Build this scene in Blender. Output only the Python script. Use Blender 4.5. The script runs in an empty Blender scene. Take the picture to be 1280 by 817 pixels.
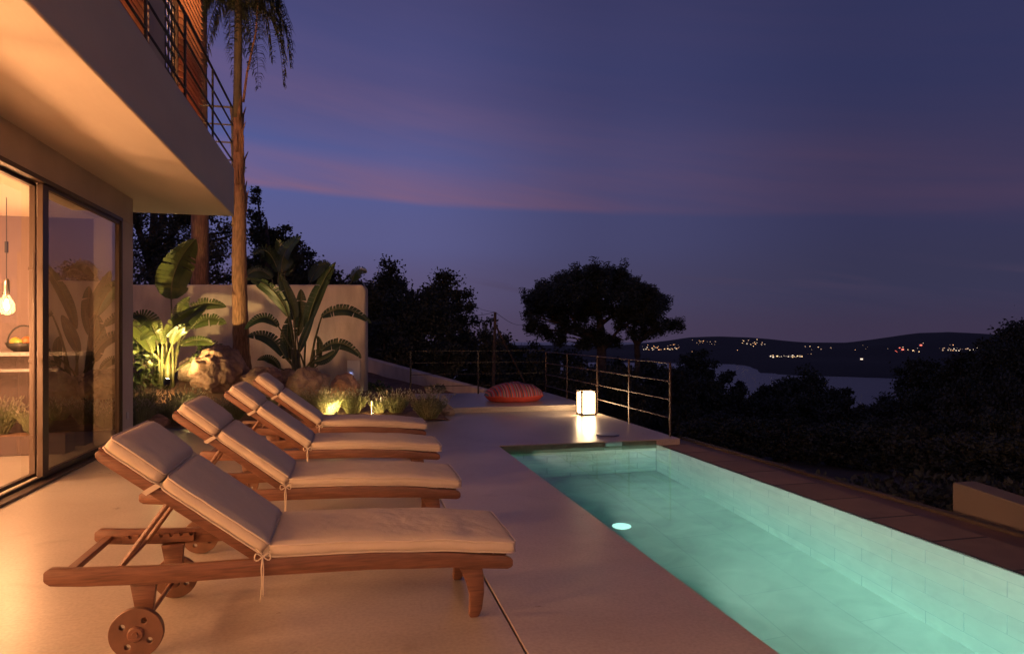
import bpy, bmesh, math, random
from mathutils import Vector, Matrix, noise
R = math.radians
PI = math.pi
random.seed(11)
sc = bpy.context.scene
COL = sc.collection

# ------------------------------------------------------------------ camera
FPX, HY, CH = 853.0, 417.0, 1.40          # focal length and horizon in photo pixels, eye height
YAW = math.atan((640 - 434) / FPX)
cam = bpy.data.cameras.new('camera')
cam.sensor_width = 36.0
cam.lens = FPX / 1280 * 36.0
cam.shift_y = (HY - 408.5) / 1280
cam.clip_start = 0.05
cam.clip_end = 60000
cam_o = bpy.data.objects.new('camera', cam)
cam_o.location = (0, 0, CH)
cam_o.rotation_euler = (R(90), 0, -YAW)
COL.objects.link(cam_o)
sc.camera = cam_o

# ------------------------------------------------------------------ sky (dusk, sun already set)
world = bpy.data.worlds.new('World')
sc.world = world
world.use_nodes = True
SKY_STRENGTH = 1.0

def build_world():
    nt = world.node_tree
    N, L = nt.nodes, nt.links
    N.clear()
    out = N.new('ShaderNodeOutputWorld')
    bg = N.new('ShaderNodeBackground')
    bg.inputs['Strength'].default_value = SKY_STRENGTH
    L.new(bg.outputs[0], out.inputs[0])
    tc = N.new('ShaderNodeTexCoord')
    sep = N.new('ShaderNodeSeparateXYZ')
    L.new(tc.outputs['Generated'], sep.inputs[0])

    def M(op, a, b=None, c=None, clamp=False):
        n = N.new('ShaderNodeMath'); n.operation = op; n.use_clamp = clamp
        for i, v in enumerate((a, b, c)):
            if v is None: continue
            if isinstance(v, (int, float)): n.inputs[i].default_value = v
            else: L.new(v, n.inputs[i])
        return n.outputs[0]

    def ramp(fac, stops, interp='EASE'):
        n = N.new('ShaderNodeValToRGB'); n.color_ramp.interpolation = interp
        cr = n.color_ramp
        while len(cr.elements) < len(stops): cr.elements.new(0.5)
        for e, (p, c) in zip(cr.elements, stops):
            e.position = p
            e.color = (c[0], c[1], c[2], 1) if isinstance(c, tuple) else (c, c, c, 1)
        L.new(fac, n.inputs[0])
        return n.outputs[0]

    def mix(fac, a, b, mode='MIX'):
        n = N.new('ShaderNodeMix'); n.data_type = 'RGBA'; n.blend_type = mode
        if isinstance(fac, (int, float)): n.inputs[0].default_value = fac
        else: L.new(fac, n.inputs[0])
        for i, v in ((6, a), (7, b)):
            if isinstance(v, tuple): n.inputs[i].default_value = (*v, 1)
            else: L.new(v, n.inputs[i])
        return n.outputs[2]

    az = M('ARCTAN2', sep.outputs[0], sep.outputs[1])       # 0 towards +Y, positive to the right
    el = M('ARCSINE', sep.outputs[2])
    elf = M('MULTIPLY', el, 1 / R(60), clamp=True)
    # afterglow side (left) and night side (right)
    west = ramp(elf, [(0.0, (.074, .053, .100)), (.06, (.088, .070, .145)), (.13, (.088, .088, .210)), (.22, (.074, .088, .240)), (.33, (.054, .059, .168)),
                      (.55, (.030, .032, .096)), (1.0, (.016, .017, .055))])
    east = ramp(elf, [(0.0, (.034, .025, .052)), (.06, (.028, .027, .060)), (.17, (.027, .027, .070)), (.33, (.021, .025, .074)),
                      (.55, (.018, .021, .064)), (1.0, (.012, .013, .042))])
    azf = M('MULTIPLY_ADD', az, 1 / R(62), 20 / 62, clamp=True)
    azr = ramp(azf, [(0.0, 0.0), (.38, .20), (.68, .72), (1.0, 1.0)])
    col = mix(azr, west, east)
    # long low cloud streaks, sinking to the right
    tilt = M('MULTIPLY_ADD', az, .17, el)
    comb = N.new('ShaderNodeCombineXYZ')
    L.new(M('MULTIPLY', az, 1.3), comb.inputs[0]); L.new(M('MULTIPLY', tilt, 9.0), comb.inputs[1])
    nz = N.new('ShaderNodeTexNoise'); nz.inputs['Scale'].default_value = 1.6; nz.inputs['Detail'].default_value = 5
    nz.inputs['Roughness'].default_value = .52
    L.new(comb.outputs[0], nz.inputs['Vector'])
    comb2 = N.new('ShaderNodeCombineXYZ')
    L.new(M('MULTIPLY', az, 3.0), comb2.inputs[0]); L.new(M('MULTIPLY', tilt, 34.0), comb2.inputs[1])
    nf = N.new('ShaderNodeTexNoise'); nf.inputs['Scale'].default_value = 1.2; nf.inputs['Detail'].default_value = 6
    L.new(comb2.outputs[0], nf.inputs['Vector'])
    wob = M('MULTIPLY_ADD', nz.outputs[0], R(5.0), R(-2.5))
    t2 = M('ADD', tilt, wob)
    wob2 = M('MULTIPLY_ADD', nz.outputs[0], R(3.0), R(-1.5))
    tA = M('ADD', M('MULTIPLY_ADD', az, .055, el), M('MULTIPLY', wob2, .22))
    tB = M('ADD', M('MULTIPLY_ADD', az, .14, el), wob2)
    bA = ramp(M('MULTIPLY', tA, 1 / R(40), clamp=True), [(0.0, 0.0), (.272, 0.0), (.284, 1.0), (.300, .78), (.335, .50), (.37, 0.0), (1.0, 0.0)], 'LINEAR')
    bB = ramp(M('MULTIPLY', tB, 1 / R(40), clamp=True), [(0.0, 0.0), (.36, .0), (.415, .40), (.46, .52), (.52, .22), (.60, .08), (.74, .16), (1.0, .05)], 'LINEAR')
    fadeA = ramp(M('MULTIPLY_ADD', az, 1 / R(62), 20 / 62, clamp=True), [(0.0, 1.0), (.55, .9), (.78, .35), (1.0, .15)])
    bands = M('ADD', M('MULTIPLY', M('MULTIPLY', bA, fadeA), 1.5), bB)
    tex = M('MULTIPLY_ADD', nf.outputs[0], 1.1, .12, clamp=True)
    big = M('MULTIPLY_ADD', nz.outputs[0], 1.0, .40, clamp=True)
    cm = M('MULTIPLY', M('MULTIPLY', bands, tex), big, clamp=True)
    cw = mix(azr, (.170, .095, .172), (.066, .036, .070))
    col = mix(cm, col, cw)
    # small dark clouds low over the ridge
    lowb = ramp(M('MULTIPLY', el, 1 / R(12), clamp=True), [(0.0, 0.0), (.2, .15), (.34, .75), (.42, .1), (.6, 0.0)])
    lowm = M('MULTIPLY', lowb, ramp(nf.outputs[0], [(.45, 0.0), (.62, 1.0)]), clamp=True)
    col = mix(M('MULTIPLY', lowm, .5), col, (.050, .036, .070))
    # faint stars of noise kept out; below the horizon the ground is dark
    below = M('MULTIPLY_ADD', sep.outputs[2], -12, -.25, clamp=True)
    col = mix(below, col, (.010, .009, .014))
    L.new(col, bg.inputs[0])

build_world()
sc.view_settings.view_transform = 'Standard'
sc.view_settings.look = 'None'
sc.view_settings.gamma = 1
sc.view_settings.use_curve_mapping = False
sc.view_settings.exposure = 0.45
sc.render.engine = 'CYCLES'
cy = sc.cycles
cy.use_denoising = True
try:
    cy.denoiser = 'OPENIMAGEDENOISE'
    cy.denoising_input_passes = 'RGB_ALBEDO_NORMAL'
except Exception:
    pass
cy.max_bounces = 14
cy.diffuse_bounces = 4
cy.glossy_bounces = 6
cy.transmission_bounces = 10
cy.transparent_max_bounces = 24
cy.caustics_reflective = False
cy.caustics_refractive = False
cy.sample_clamp_indirect = 3.0
cy.use_light_tree = True

# ------------------------------------------------------------------ helpers
FV = Vector((math.sin(YAW), math.cos(YAW), 0)); RV = Vector((math.cos(YAW), -math.sin(YAW), 0))

def ray(px, py):
    u, v = (px - 640) / FPX, (HY - py) / FPX
    return Vector((FV.x + u * RV.x, FV.y + u * RV.y, v))

def atY(px, py, Y):
    a = ray(px, py); t = Y / a.y
    return Vector((a.x * t, Y, CH + a.z * t))

def atD(px, py, D):
    a = ray(px, py)
    return Vector((a.x * D, a.y * D, CH + a.z * D))

class MB:
    def __init__(s): s.v = []; s.f = []
    def box(s, c, d, rz=0.0):
        x, y, z = (k / 2 for k in d); b = len(s.v)
        cs, sn = math.cos(rz), math.sin(rz)
        for dz in (-z, z):
            for dx, dy in ((-x, -y), (x, -y), (x, y), (-x, y)):
                s.v.append((c[0] + dx * cs - dy * sn, c[1] + dx * sn + dy * cs, c[2] + dz))
        s.f += [(b, b + 3, b + 2, b + 1), (b + 4, b + 5, b + 6, b + 7)]
        for i in range(4):
            j = (i + 1) % 4
            s.f.append((b + i, b + j, b + 4 + j, b + 4 + i))
        return s
    def tube(s, pts, rad, n=8, cap=True):
        pts = [Vector(p) for p in pts]
        if isinstance(rad, (int, float)): rad = [rad] * len(pts)
        b0 = len(s.v); up = None
        for i, p in enumerate(pts):
            t = (pts[min(i + 1, len(pts) - 1)] - pts[max(i - 1, 0)])
            if t.length < 1e-9: t = Vector((0, 0, 1))
            t.normalize()
            if up is None:
                up = t.orthogonal().normalized()
            else:
                up = (up - t * up.dot(t))
                up = up.normalized() if up.length > 1e-6 else t.orthogonal().normalized()
            w = t.cross(up)
            for k in range(n):
                a = 2 * PI * k / n
                q = p + (up * math.cos(a) + w * math.sin(a)) * rad[i]
                s.v.append(tuple(q))
        for i in range(len(pts) - 1):
            for k in range(n):
                a, c = b0 + i * n + k, b0 + i * n + (k + 1) % n
                s.f.append((a, c, c + n, a + n))
        if cap:
            s.f.append(tuple(b0 + k for k in reversed(range(n))))
            e = b0 + (len(pts) - 1) * n
            s.f.append(tuple(e + k for k in range(n)))
        return s
    def prism(s, outline, a, b, axis='y'):
        # outline of (u, v) extruded between a and b along the axis
        n = len(outline); b0 = len(s.v)
        for h in (a, b):
            for (u, v) in outline:
                s.v.append({'y': (u, h, v), 'x': (h, u, v), 'z': (u, v, h)}[axis])
        s.f.append(tuple(b0 + k for k in range(n)))
        s.f.append(tuple(b0 + n + k for k in reversed(range(n))))
        for k in range(n):
            j = (k + 1) % n
            s.f.append((b0 + j, b0 + k, b0 + n + k, b0 + n + j))
        return s
    def quad(s, a, b, c, d):
        k = len(s.v); s.v += [tuple(a), tuple(b), tuple(c), tuple(d)]; s.f.append((k, k + 1, k + 2, k + 3)); return s
    def lathe(s, prof, c=(0, 0, 0), n=24, axis='z'):
        b0 = len(s.v)
        for (r, h) in prof:
            for k in range(n):
                a = 2 * PI * k / n
                p = (r * math.cos(a), r * math.sin(a), h)
                if axis == 'y': p = (p[0], p[2], p[1])
                if axis == 'x': p = (p[2], p[0], p[1])
                s.v.append((p[0] + c[0], p[1] + c[1], p[2] + c[2]))
        for i in range(len(prof) - 1):
            for k in range(n):
                a, q = b0 + i * n + k, b0 + i * n + (k + 1) % n
                s.f.append((a, q, q + n, a + n))
        s.f.append(tuple(b0 + k for k in reversed(range(n))))
        e = b0 + (len(prof) - 1) * n
        s.f.append(tuple(e + k for k in range(n)))
        return s
    def build(s, name, mat=None, parent=None, smooth=False, bevel=0.0, segs=2, normals=True, loc=None, auto=None):
        me = bpy.data.meshes.new(name)
        me.from_pydata(s.v, [], s.f)
        if normals or bevel:
            bm = bmesh.new(); bm.from_mesh(me)
            if normals: bmesh.ops.recalc_face_normals(bm, faces=bm.faces)
            if bevel:
                ed = [e for e in bm.edges if len(e.link_faces) == 2 and e.calc_face_angle(0) > R(28)]
                bmesh.ops.bevel(bm, geom=ed, offset=bevel, segments=segs, profile=.5, affect='EDGES', clamp_overlap=True)
            bm.to_mesh(me); bm.free()
        if smooth or auto:
            for p in me.polygons: p.use_smooth = True
            if auto:
                try: me.set_sharp_from_angle(angle=R(auto))
                except Exception: pass
        if mat: me.materials.append(mat)
        o = bpy.data.objects.new(name, me); COL.objects.link(o)
        if parent: o.parent = parent
        if loc: o.location = loc
        return o

def tag(o, label=None, cat=None, group=None, kind=None):
    if label: o['label'] = label
    if cat: o['category'] = cat
    if group: o['group'] = group
    if kind: o['kind'] = kind
    return o

def empty(name, loc=(0, 0, 0), rz=0.0, label=None, cat=None, group=None):
    o = bpy.data.objects.new(name, None); COL.objects.link(o)
    o.location = loc; o.rotation_euler = (0, 0, rz); o.empty_display_size = .2
    return tag(o, label, cat, group)

def copy_tree(o, parent=None):
    c = o.copy(); COL.objects.link(c)
    if parent: c.parent = parent
    for ch in list(o.children): copy_tree(ch, c)
    return c

def rbox(mb, c, d, r=None): return mb.box(c, d)

# ------------------------------------------------------------------ materials
def mat(name, color, rough=.6, metal=0.0, noise_amt=0.0, nscale=5.0, bump=0.0, bscale=40.0, rough_var=0.0, trans=0.0, spec=.5, stretch=None, color2=None, emit=None, estr=0.0, sub=0.0, detail=5.0):
    m = bpy.data.materials.new(name); m.use_nodes = True
    nt = m.node_tree; N, L = nt.nodes, nt.links
    p = N['Principled BSDF']
    p.inputs['Base Color'].default_value = (*color, 1)
    p.inputs['Roughness'].default_value = rough
    p.inputs['Metallic'].default_value = metal
    p.inputs['Specular IOR Level'].default_value = spec
    if trans: p.inputs['Transmission Weight'].default_value = trans
    if emit:
        p.inputs['Emission Color'].default_value = (*emit, 1); p.inputs['Emission Strength'].default_value = estr
    tc = N.new('ShaderNodeTexCoord'); mp = N.new('ShaderNodeMapping')
    L.new(tc.outputs['Object'], mp.inputs[0])
    if stretch: mp.inputs['Scale'].default_value = stretch
    if noise_amt or rough_var:
        nz = N.new('ShaderNodeTexNoise'); nz.inputs['Scale'].default_value = nscale; nz.inputs['Detail'].default_value = detail
        L.new(mp.outputs[0], nz.inputs['Vector'])
        if noise_amt:
            cr = N.new('ShaderNodeValToRGB')
            c2 = color2 or tuple(c * (1 - noise_amt) for c in color)
            cr.color_ramp.elements[0].position = .32; cr.color_ramp.elements[1].position = .68
            cr.color_ramp.elements[0].color = (*c2, 1)
            cr.color_ramp.elements[1].color = (*[min(1, c * (1 + noise_amt * .35)) for c in color], 1)
            L.new(nz.outputs[0], cr.inputs[0]); L.new(cr.outputs[0], p.inputs['Base Color'])
        if rough_var:
            mr = N.new('ShaderNodeMapRange')
            mr.inputs[3].default_value = rough - rough_var; mr.inputs[4].default_value = rough + rough_var
            mr.inputs[1].default_value = .3; mr.inputs[2].default_value = .7
            L.new(nz.outputs[0], mr.inputs[0]); L.new(mr.outputs[0], p.inputs['Roughness'])
    if bump:
        nb = N.new('ShaderNodeTexNoise'); nb.inputs['Scale'].default_value = bscale; nb.inputs['Detail'].default_value = 6
        L.new(mp.outputs[0], nb.inputs['Vector'])
        bp = N.new('ShaderNodeBump'); bp.inputs['Strength'].default_value = bump; bp.inputs['Distance'].default_value = .02
        L.new(nb.outputs[0], bp.inputs['Height']); L.new(bp.outputs[0], p.inputs['Normal'])
    return m

def deck_mat():
    m = bpy.data.materials.new('microcement'); m.use_nodes = True
    nt = m.node_tree; N, L = nt.nodes, nt.links; p = N['Principled BSDF']
    tc = N.new('ShaderNodeTexCoord')
    a = N.new('ShaderNodeTexNoise'); a.inputs['Scale'].default_value = .9; a.inputs['Detail'].default_value = 8; a.inputs['Roughness'].default_value = .62; a.inputs['Distortion'].default_value = .6
    mp = N.new('ShaderNodeMapping'); mp.inputs['Scale'].default_value = (.8, 1.7, 1)
    b = N.new('ShaderNodeTexNoise'); b.inputs['Scale'].default_value = 3.2; b.inputs['Detail'].default_value = 9; b.inputs['Roughness'].default_value = .7; b.inputs['Distortion'].default_value = 1.4
    L.new(tc.outputs['Object'], a.inputs['Vector']); L.new(tc.outputs['Object'], mp.inputs[0]); L.new(mp.outputs[0], b.inputs['Vector'])
    r1 = N.new('ShaderNodeValToRGB'); r1.color_ramp.elements[0].position = .3; r1.color_ramp.elements[1].position = .72
    r1.color_ramp.elements[0].color = (.345, .288, .245, 1); r1.color_ramp.elements[1].color = (.455, .395, .345, 1)
    L.new(a.outputs[0], r1.inputs[0])
    r2 = N.new('ShaderNodeValToRGB'); r2.color_ramp.elements[0].position = .34; r2.color_ramp.elements[1].position = .62
    r2.color_ramp.elements[0].color = (.86, .85, .84, 1); r2.color_ramp.elements[1].color = (1.04, 1.03, 1.02, 1)
    L.new(b.outputs[0], r2.inputs[0])
    mx = N.new('ShaderNodeMix'); mx.data_type = 'RGBA'; mx.blend_type = 'MULTIPLY'; mx.inputs[0].default_value = .40
    L.new(r1.outputs[0], mx.inputs[6]); L.new(r2.outputs[0], mx.inputs[7])
    sp = N.new('ShaderNodeTexNoise'); sp.inputs['Scale'].default_value = 55; sp.inputs['Detail'].default_value = 4; L.new(tc.outputs['Object'], sp.inputs['Vector'])
    r3 = N.new('ShaderNodeValToRGB'); r3.color_ramp.elements[0].position = .30; r3.color_ramp.elements[1].position = .62
    r3.color_ramp.elements[0].color = (.84, .83, .82, 1); r3.color_ramp.elements[1].color = (1.03, 1.03, 1.03, 1); L.new(sp.outputs[0], r3.inputs[0])
    st = N.new('ShaderNodeTexNoise'); st.inputs['Scale'].default_value = 1.7; st.inputs['Detail'].default_value = 3; st.inputs['Distortion'].default_value = 2.2; L.new(tc.outputs['Object'], st.inputs['Vector'])
    r4 = N.new('ShaderNodeValToRGB'); r4.color_ramp.elements[0].position = .60; r4.color_ramp.elements[1].position = .74
    r4.color_ramp.elements[0].color = (1, 1, 1, 1); r4.color_ramp.elements[1].color = (.86, .84, .82, 1); L.new(st.outputs[0], r4.inputs[0])
    m2 = N.new('ShaderNodeMix'); m2.data_type = 'RGBA'; m2.blend_type = 'MULTIPLY'; m2.inputs[0].default_value = 1; L.new(mx.outputs[2], m2.inputs[6]); L.new(r3.outputs[0], m2.inputs[7])
    m3 = N.new('ShaderNodeMix'); m3.data_type = 'RGBA'; m3.blend_type = 'MULTIPLY'; m3.inputs[0].default_value = 1; L.new(m2.outputs[2], m3.inputs[6]); L.new(r4.outputs[0], m3.inputs[7])
    L.new(m3.outputs[2], p.inputs['Base Color'])
    mr = N.new('ShaderNodeMapRange'); mr.inputs[1].default_value = .3; mr.inputs[2].default_value = .7
    mr.inputs[3].default_value = .27; mr.inputs[4].default_value = .35
    L.new(b.outputs[0], mr.inputs[0]); L.new(mr.outputs[0], p.inputs['Roughness'])
    bp = N.new('ShaderNodeBump'); bp.inputs['Strength'].default_value = .08; bp.inputs['Distance'].default_value = .004
    L.new(a.outputs[0], bp.inputs['Height']); L.new(bp.outputs[0], p.inputs['Normal'])
    return m

def tile_mat(name, c1, c2, mortar, bw, bh, wall=False, rough=.45, msize=.006, swap=None):
    m = bpy.data.materials.new(name); m.use_nodes = True
    nt = m.node_tree; N, L = nt.nodes, nt.links; p = N['Principled BSDF']
    tc = N.new('ShaderNodeTexCoord')
    sp = N.new('ShaderNodeSeparateXYZ'); cb = N.new('ShaderNodeCombineXYZ')
    L.new(tc.outputs['Object'], sp.inputs[0])
    if swap == 'YZ': L.new(sp.outputs[1], cb.inputs[0]); L.new(sp.outputs[2], cb.inputs[1])
    elif swap == 'XZ': L.new(sp.outputs[0], cb.inputs[0]); L.new(sp.outputs[2], cb.inputs[1])
    elif swap == 'YX': L.new(sp.outputs[1], cb.inputs[0]); L.new(sp.outputs[0], cb.inputs[1])
    else: L.new(sp.outputs[0], cb.inputs[0]); L.new(sp.outputs[1], cb.inputs[1])
    br = N.new('ShaderNodeTexBrick')
    br.inputs['Color1'].default_value = (*c1, 1); br.inputs['Color2'].default_value = (*c2, 1); br.inputs['Mortar'].default_value = (*mortar, 1)
    br.inputs['Scale'].default_value = 1; br.inputs['Mortar Size'].default_value = msize
    br.inputs['Brick Width'].default_value = bw; br.inputs['Row Height'].default_value = bh
    br.inputs['Mortar Smooth'].default_value = .3; br.inputs['Bias'].default_value = 0
    L.new(cb.outputs[0], br.inputs['Vector'])
    nz = N.new('ShaderNodeTexNoise'); nz.inputs['Scale'].default_value = 3.5; nz.inputs['Detail'].default_value = 7; nz.inputs['Distortion'].default_value = .8
    L.new(tc.outputs['Object'], nz.inputs['Vector'])
    r = N.new('ShaderNodeValToRGB'); r.color_ramp.elements[0].position = .3; r.color_ramp.elements[1].position = .7
    r.color_ramp.elements[0].color = (.80, .80, .80, 1); r.color_ramp.elements[1].color = (1.05, 1.05, 1.03, 1)
    L.new(nz.outputs[0], r.inputs[0])
    mx = N.new('ShaderNodeMix'); mx.data_type = 'RGBA'; mx.blend_type = 'MULTIPLY'; mx.inputs[0].default_value = 1
    L.new(br.outputs[0], mx.inputs[6]); L.new(r.outputs[0], mx.inputs[7]); L.new(mx.outputs[2], p.inputs['Base Color'])
    p.inputs['Roughness'].default_value = rough
    bp = N.new('ShaderNodeBump'); bp.inputs['Strength'].default_value = .3; bp.inputs['Distance'].default_value = .01; bp.invert = True
    L.new(br.outputs['Fac'], bp.inputs['Height']); L.new(bp.outputs[0], p.inputs['Normal'])
    return m

def glass_mat(name, tint=(.86, .88, .87), ior=1.5, boost=1.0):
    # thin pane: clear pass-through plus a fresnel mirror
    m = bpy.data.materials.new(name); m.use_nodes = True
    nt = m.node_tree; N, L = nt.nodes, nt.links; N.clear()
    o = N.new('ShaderNodeOutputMaterial'); mx = N.new('ShaderNodeMixShader'); t = N.new('ShaderNodeBsdfTransparent'); g = N.new('ShaderNodeBsdfGlossy')
    f = N.new('ShaderNodeLayerWeight'); f.inputs[0].default_value = .5
    pw_ = N.new('ShaderNodeMath'); pw_.operation = 'POWER'; pw_.inputs[1].default_value = 5; L.new(f.outputs['Facing'], pw_.inputs[0])
    mu = N.new('ShaderNodeMath'); mu.operation = 'MULTIPLY_ADD'; mu.use_clamp = True; mu.inputs[1].default_value = .9; mu.inputs[2].default_value = .045 * boost
    L.new(pw_.outputs[0], mu.inputs[0]); L.new(mu.outputs[0], mx.inputs[0])
    t.inputs[0].default_value = (*tint, 1); g.inputs['Roughness'].default_value = 0.0
    g.inputs['Color'].default_value = (.95, .95, .95, 1)
    L.new(t.outputs[0], mx.inputs[1]); L.new(g.outputs[0], mx.inputs[2]); L.new(mx.outputs[0], o.inputs[0])
    return m

def emis(name, color, s):
    m = bpy.data.materials.new(name); m.use_nodes = True
    nt = m.node_tree; N, L = nt.nodes, nt.links; N.clear()
    o = N.new('ShaderNodeOutputMaterial'); e = N.new('ShaderNodeEmission'); e.inputs[0].default_value = (*color, 1); e.inputs[1].default_value = s
    L.new(e.outputs[0], o.inputs[0]); return m

def leaf_mat(name, c1, c2, rough=.5, nscale=6.0, transl=.25):
    m = bpy.data.materials.new(name); m.use_nodes = True
    nt = m.node_tree; N, L = nt.nodes, nt.links; p = N['Principled BSDF']
    tc = N.new('ShaderNodeTexCoord'); nz = N.new('ShaderNodeTexNoise'); nz.inputs['Scale'].default_value = nscale; nz.inputs['Detail'].default_value = 4
    L.new(tc.outputs['Object'], nz.inputs['Vector'])
    r = N.new('ShaderNodeValToRGB'); r.color_ramp.elements[0].position = .35; r.color_ramp.elements[1].position = .65
    r.color_ramp.elements[0].color = (*c1, 1); r.color_ramp.elements[1].color = (*c2, 1)
    L.new(nz.outputs[0], r.inputs[0]); L.new(r.outputs[0], p.inputs['Base Color']); p.inputs['Roughness'].default_value = rough
    if transl:
        tr = N.new('ShaderNodeBsdfTranslucent'); L.new(r.outputs[0], tr.inputs[0])
        mx = N.new('ShaderNodeMixShader'); mx.inputs[0].default_value = transl
        L.new(p.outputs[0], mx.inputs[1]); L.new(tr.outputs[0], mx.inputs[2]); L.new(mx.outputs[0], N['Material Output'].inputs[0])
    return m

M = {}
M['deck'] = deck_mat()
M['gap'] = mat('joint_dark', (.03, .022, .018), .9)
M['plaster'] = mat('plaster', (.56, .47, .40), .85, noise_amt=.14, nscale=1.6, bump=.35, bscale=7)
M['plaster_wall'] = mat('garden_plaster', (.50, .42, .35), .9, noise_amt=.24, nscale=2.2, bump=.6, bscale=6, stretch=(1.6, 1.6, .5))
M['soffit'] = mat('soffit_paint', (.62, .54, .46), .8, noise_amt=.10, nscale=1.3, bump=.30, bscale=5, stretch=(1, .35, 1))
M['bronze'] = mat('bronze_frame', (.060, .036, .026), .38, metal=.35)
M['steel'] = mat('steel', (.45, .43, .40), .3, metal=1)
M['rail'] = mat('corten_rail', (.10, .068, .055), .42, metal=.6, noise_amt=.2, nscale=14)
M['railk'] = mat('dark_rail', (.014, .012, .012), .6)
M['wood'] = mat('teak', (.185, .082, .050), .42, noise_amt=.38, nscale=5, stretch=(2, 26, 26), bump=.08, bscale=20, rough_var=.08)
M['wood_slat'] = mat('shutter_wood', (.42, .20, .105), .55, noise_amt=.35, nscale=5, stretch=(22, 2, 22))
M['wheel'] = mat('wheel_wood', (.16, .075, .046), .5, noise_amt=.3, nscale=12)
M['cushion'] = mat('cushion_canvas', (.60, .51, .44), .88, noise_amt=.07, nscale=3, bump=.35, bscale=260)
M['cushion_c'] = mat('cushion_canvas_soft', (.62, .52, .41), .88, noise_amt=.08, nscale=3, bump=.9, bscale=7)
M['piping'] = mat('cushion_piping', (.66, .56, .46), .85)
M['tie'] = mat('cotton_tie', (.64, .54, .42), .9)
M['tile_wall'] = tile_mat('pool_wall_tile', (.64, .63, .54), (.52, .53, .46), (.36, .38, .34), .62, .30, swap='YZ')
M['tile_end'] = tile_mat('pool_end_tile', (.60, .61, .52), (.50, .53, .46), (.34, .38, .34), .62, .30, swap='XZ')
M['tile_floor'] = tile_mat('pool_floor_tile', (.52, .52, .45), (.47, .48, .41), (.41, .42, .37), 1.2, .6, swap='YX')
M['slab'] = tile_mat('stone_slab', (.20, .135, .105), (.13, .088, .068), (.03, .02, .017), .62, 1.1, swap='YX', rough=.8, msize=.016)
M['curb'] = mat('curb_render', (.038, .028, .025), .9, noise_amt=.15, nscale=3)
M['channel'] = mat('wet_channel', (.10, .055, .04), .6, noise_amt=.3, nscale=4)
M['glass'] = glass_mat('window_glass', boost=2.2)
M['glass_tint'] = glass_mat('tinted_glass', (.13, .13, .115), boost=4.2)
M['bulb_glass'] = glass_mat('bulb_glass', (.95, .93, .9))
M['soil'] = mat('red_soil', (.20, .105, .06), .95, noise_amt=.4, nscale=5, bump=1.0, bscale=14)
M['rock'] = mat('red_boulder', (.42, .25, .17), .9, noise_amt=.5, nscale=3.5, bump=.6, bscale=16, color2=(.22, .13, .085))
M['rock2'] = mat('tan_boulder', (.42, .30, .21), .9, noise_amt=.45, nscale=4, bump=.6, bscale=18, color2=(.23, .155, .105))
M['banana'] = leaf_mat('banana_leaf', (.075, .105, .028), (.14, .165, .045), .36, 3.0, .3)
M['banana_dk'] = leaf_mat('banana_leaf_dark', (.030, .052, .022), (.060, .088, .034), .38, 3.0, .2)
M['stem'] = leaf_mat('banana_stem', (.075, .085, .030), (.14, .125, .05), .5, 8, 0)
M['lav'] = leaf_mat('lavender_leaf', (.16, .18, .095), (.30, .31, .16), .7, 5, .2)
M['lavf'] = leaf_mat('lavender_flower', (.26, .23, .20), (.42, .38, .27), .7, 9, .2)
M['bush'] = leaf_mat('bush_leaf', (.055, .080, .028), (.12, .15, .05), .5, 5, .25)
M['pine'] = leaf_mat('pine_needle', (.030, .036, .020), (.055, .058, .030), .7, .8, .0)
M['pine2'] = leaf_mat('oak_leaf', (.032, .038, .022), (.058, .058, .034), .7, .8, .0)
M['bark'] = mat('bark', (.10, .07, .05), .95, noise_amt=.4, nscale=6)
M['palm_bark'] = mat('palm_bark', (.29, .155, .09), .9, noise_amt=.5, nscale=7, stretch=(5, 5, .8), bump=1.0, bscale=9)
M['palm_stem'] = mat('palm_crownshaft', (.13, .105, .06), .7, noise_amt=.3, nscale=6)
M['frond'] = leaf_mat('palm_frond', (.035, .045, .024), (.065, .075, .035), .6, 4, .1)
M['ground'] = mat('hill_ground', (.038, .032, .025), .97, noise_amt=.4, nscale=.15, bump=.6, bscale=.8)
M['black'] = mat('black_metal', (.02, .018, .016), .5)
M['white'] = mat('white_plastic', (.62, .60, .56), .5)
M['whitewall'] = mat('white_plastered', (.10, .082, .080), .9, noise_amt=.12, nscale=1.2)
M['cord'] = mat('cable', (.03, .028, .026), .7)
M['interior_wall'] = mat('interior_wall', (.20, .145, .14), .8, noise_amt=.04)
M['interior_ceiling'] = mat('interior_ceiling', (.72, .62, .52), .85)
M['counter'] = mat('counter_stone', (.28, .25, .24), .35)
M['counter_base'] = mat('counter_base', (.07, .04, .035), .6)
M['brass'] = mat('brass', (.45, .30, .14), .3, metal=1)

# ------------------------------------------------------------------ terrain, sea, far hills
def smooth(a, b, x):
    t = max(0.0, min(1.0, (x - a) / (b - a))); return t * t * (3 - 2 * t)
SEA = -62.0
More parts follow.
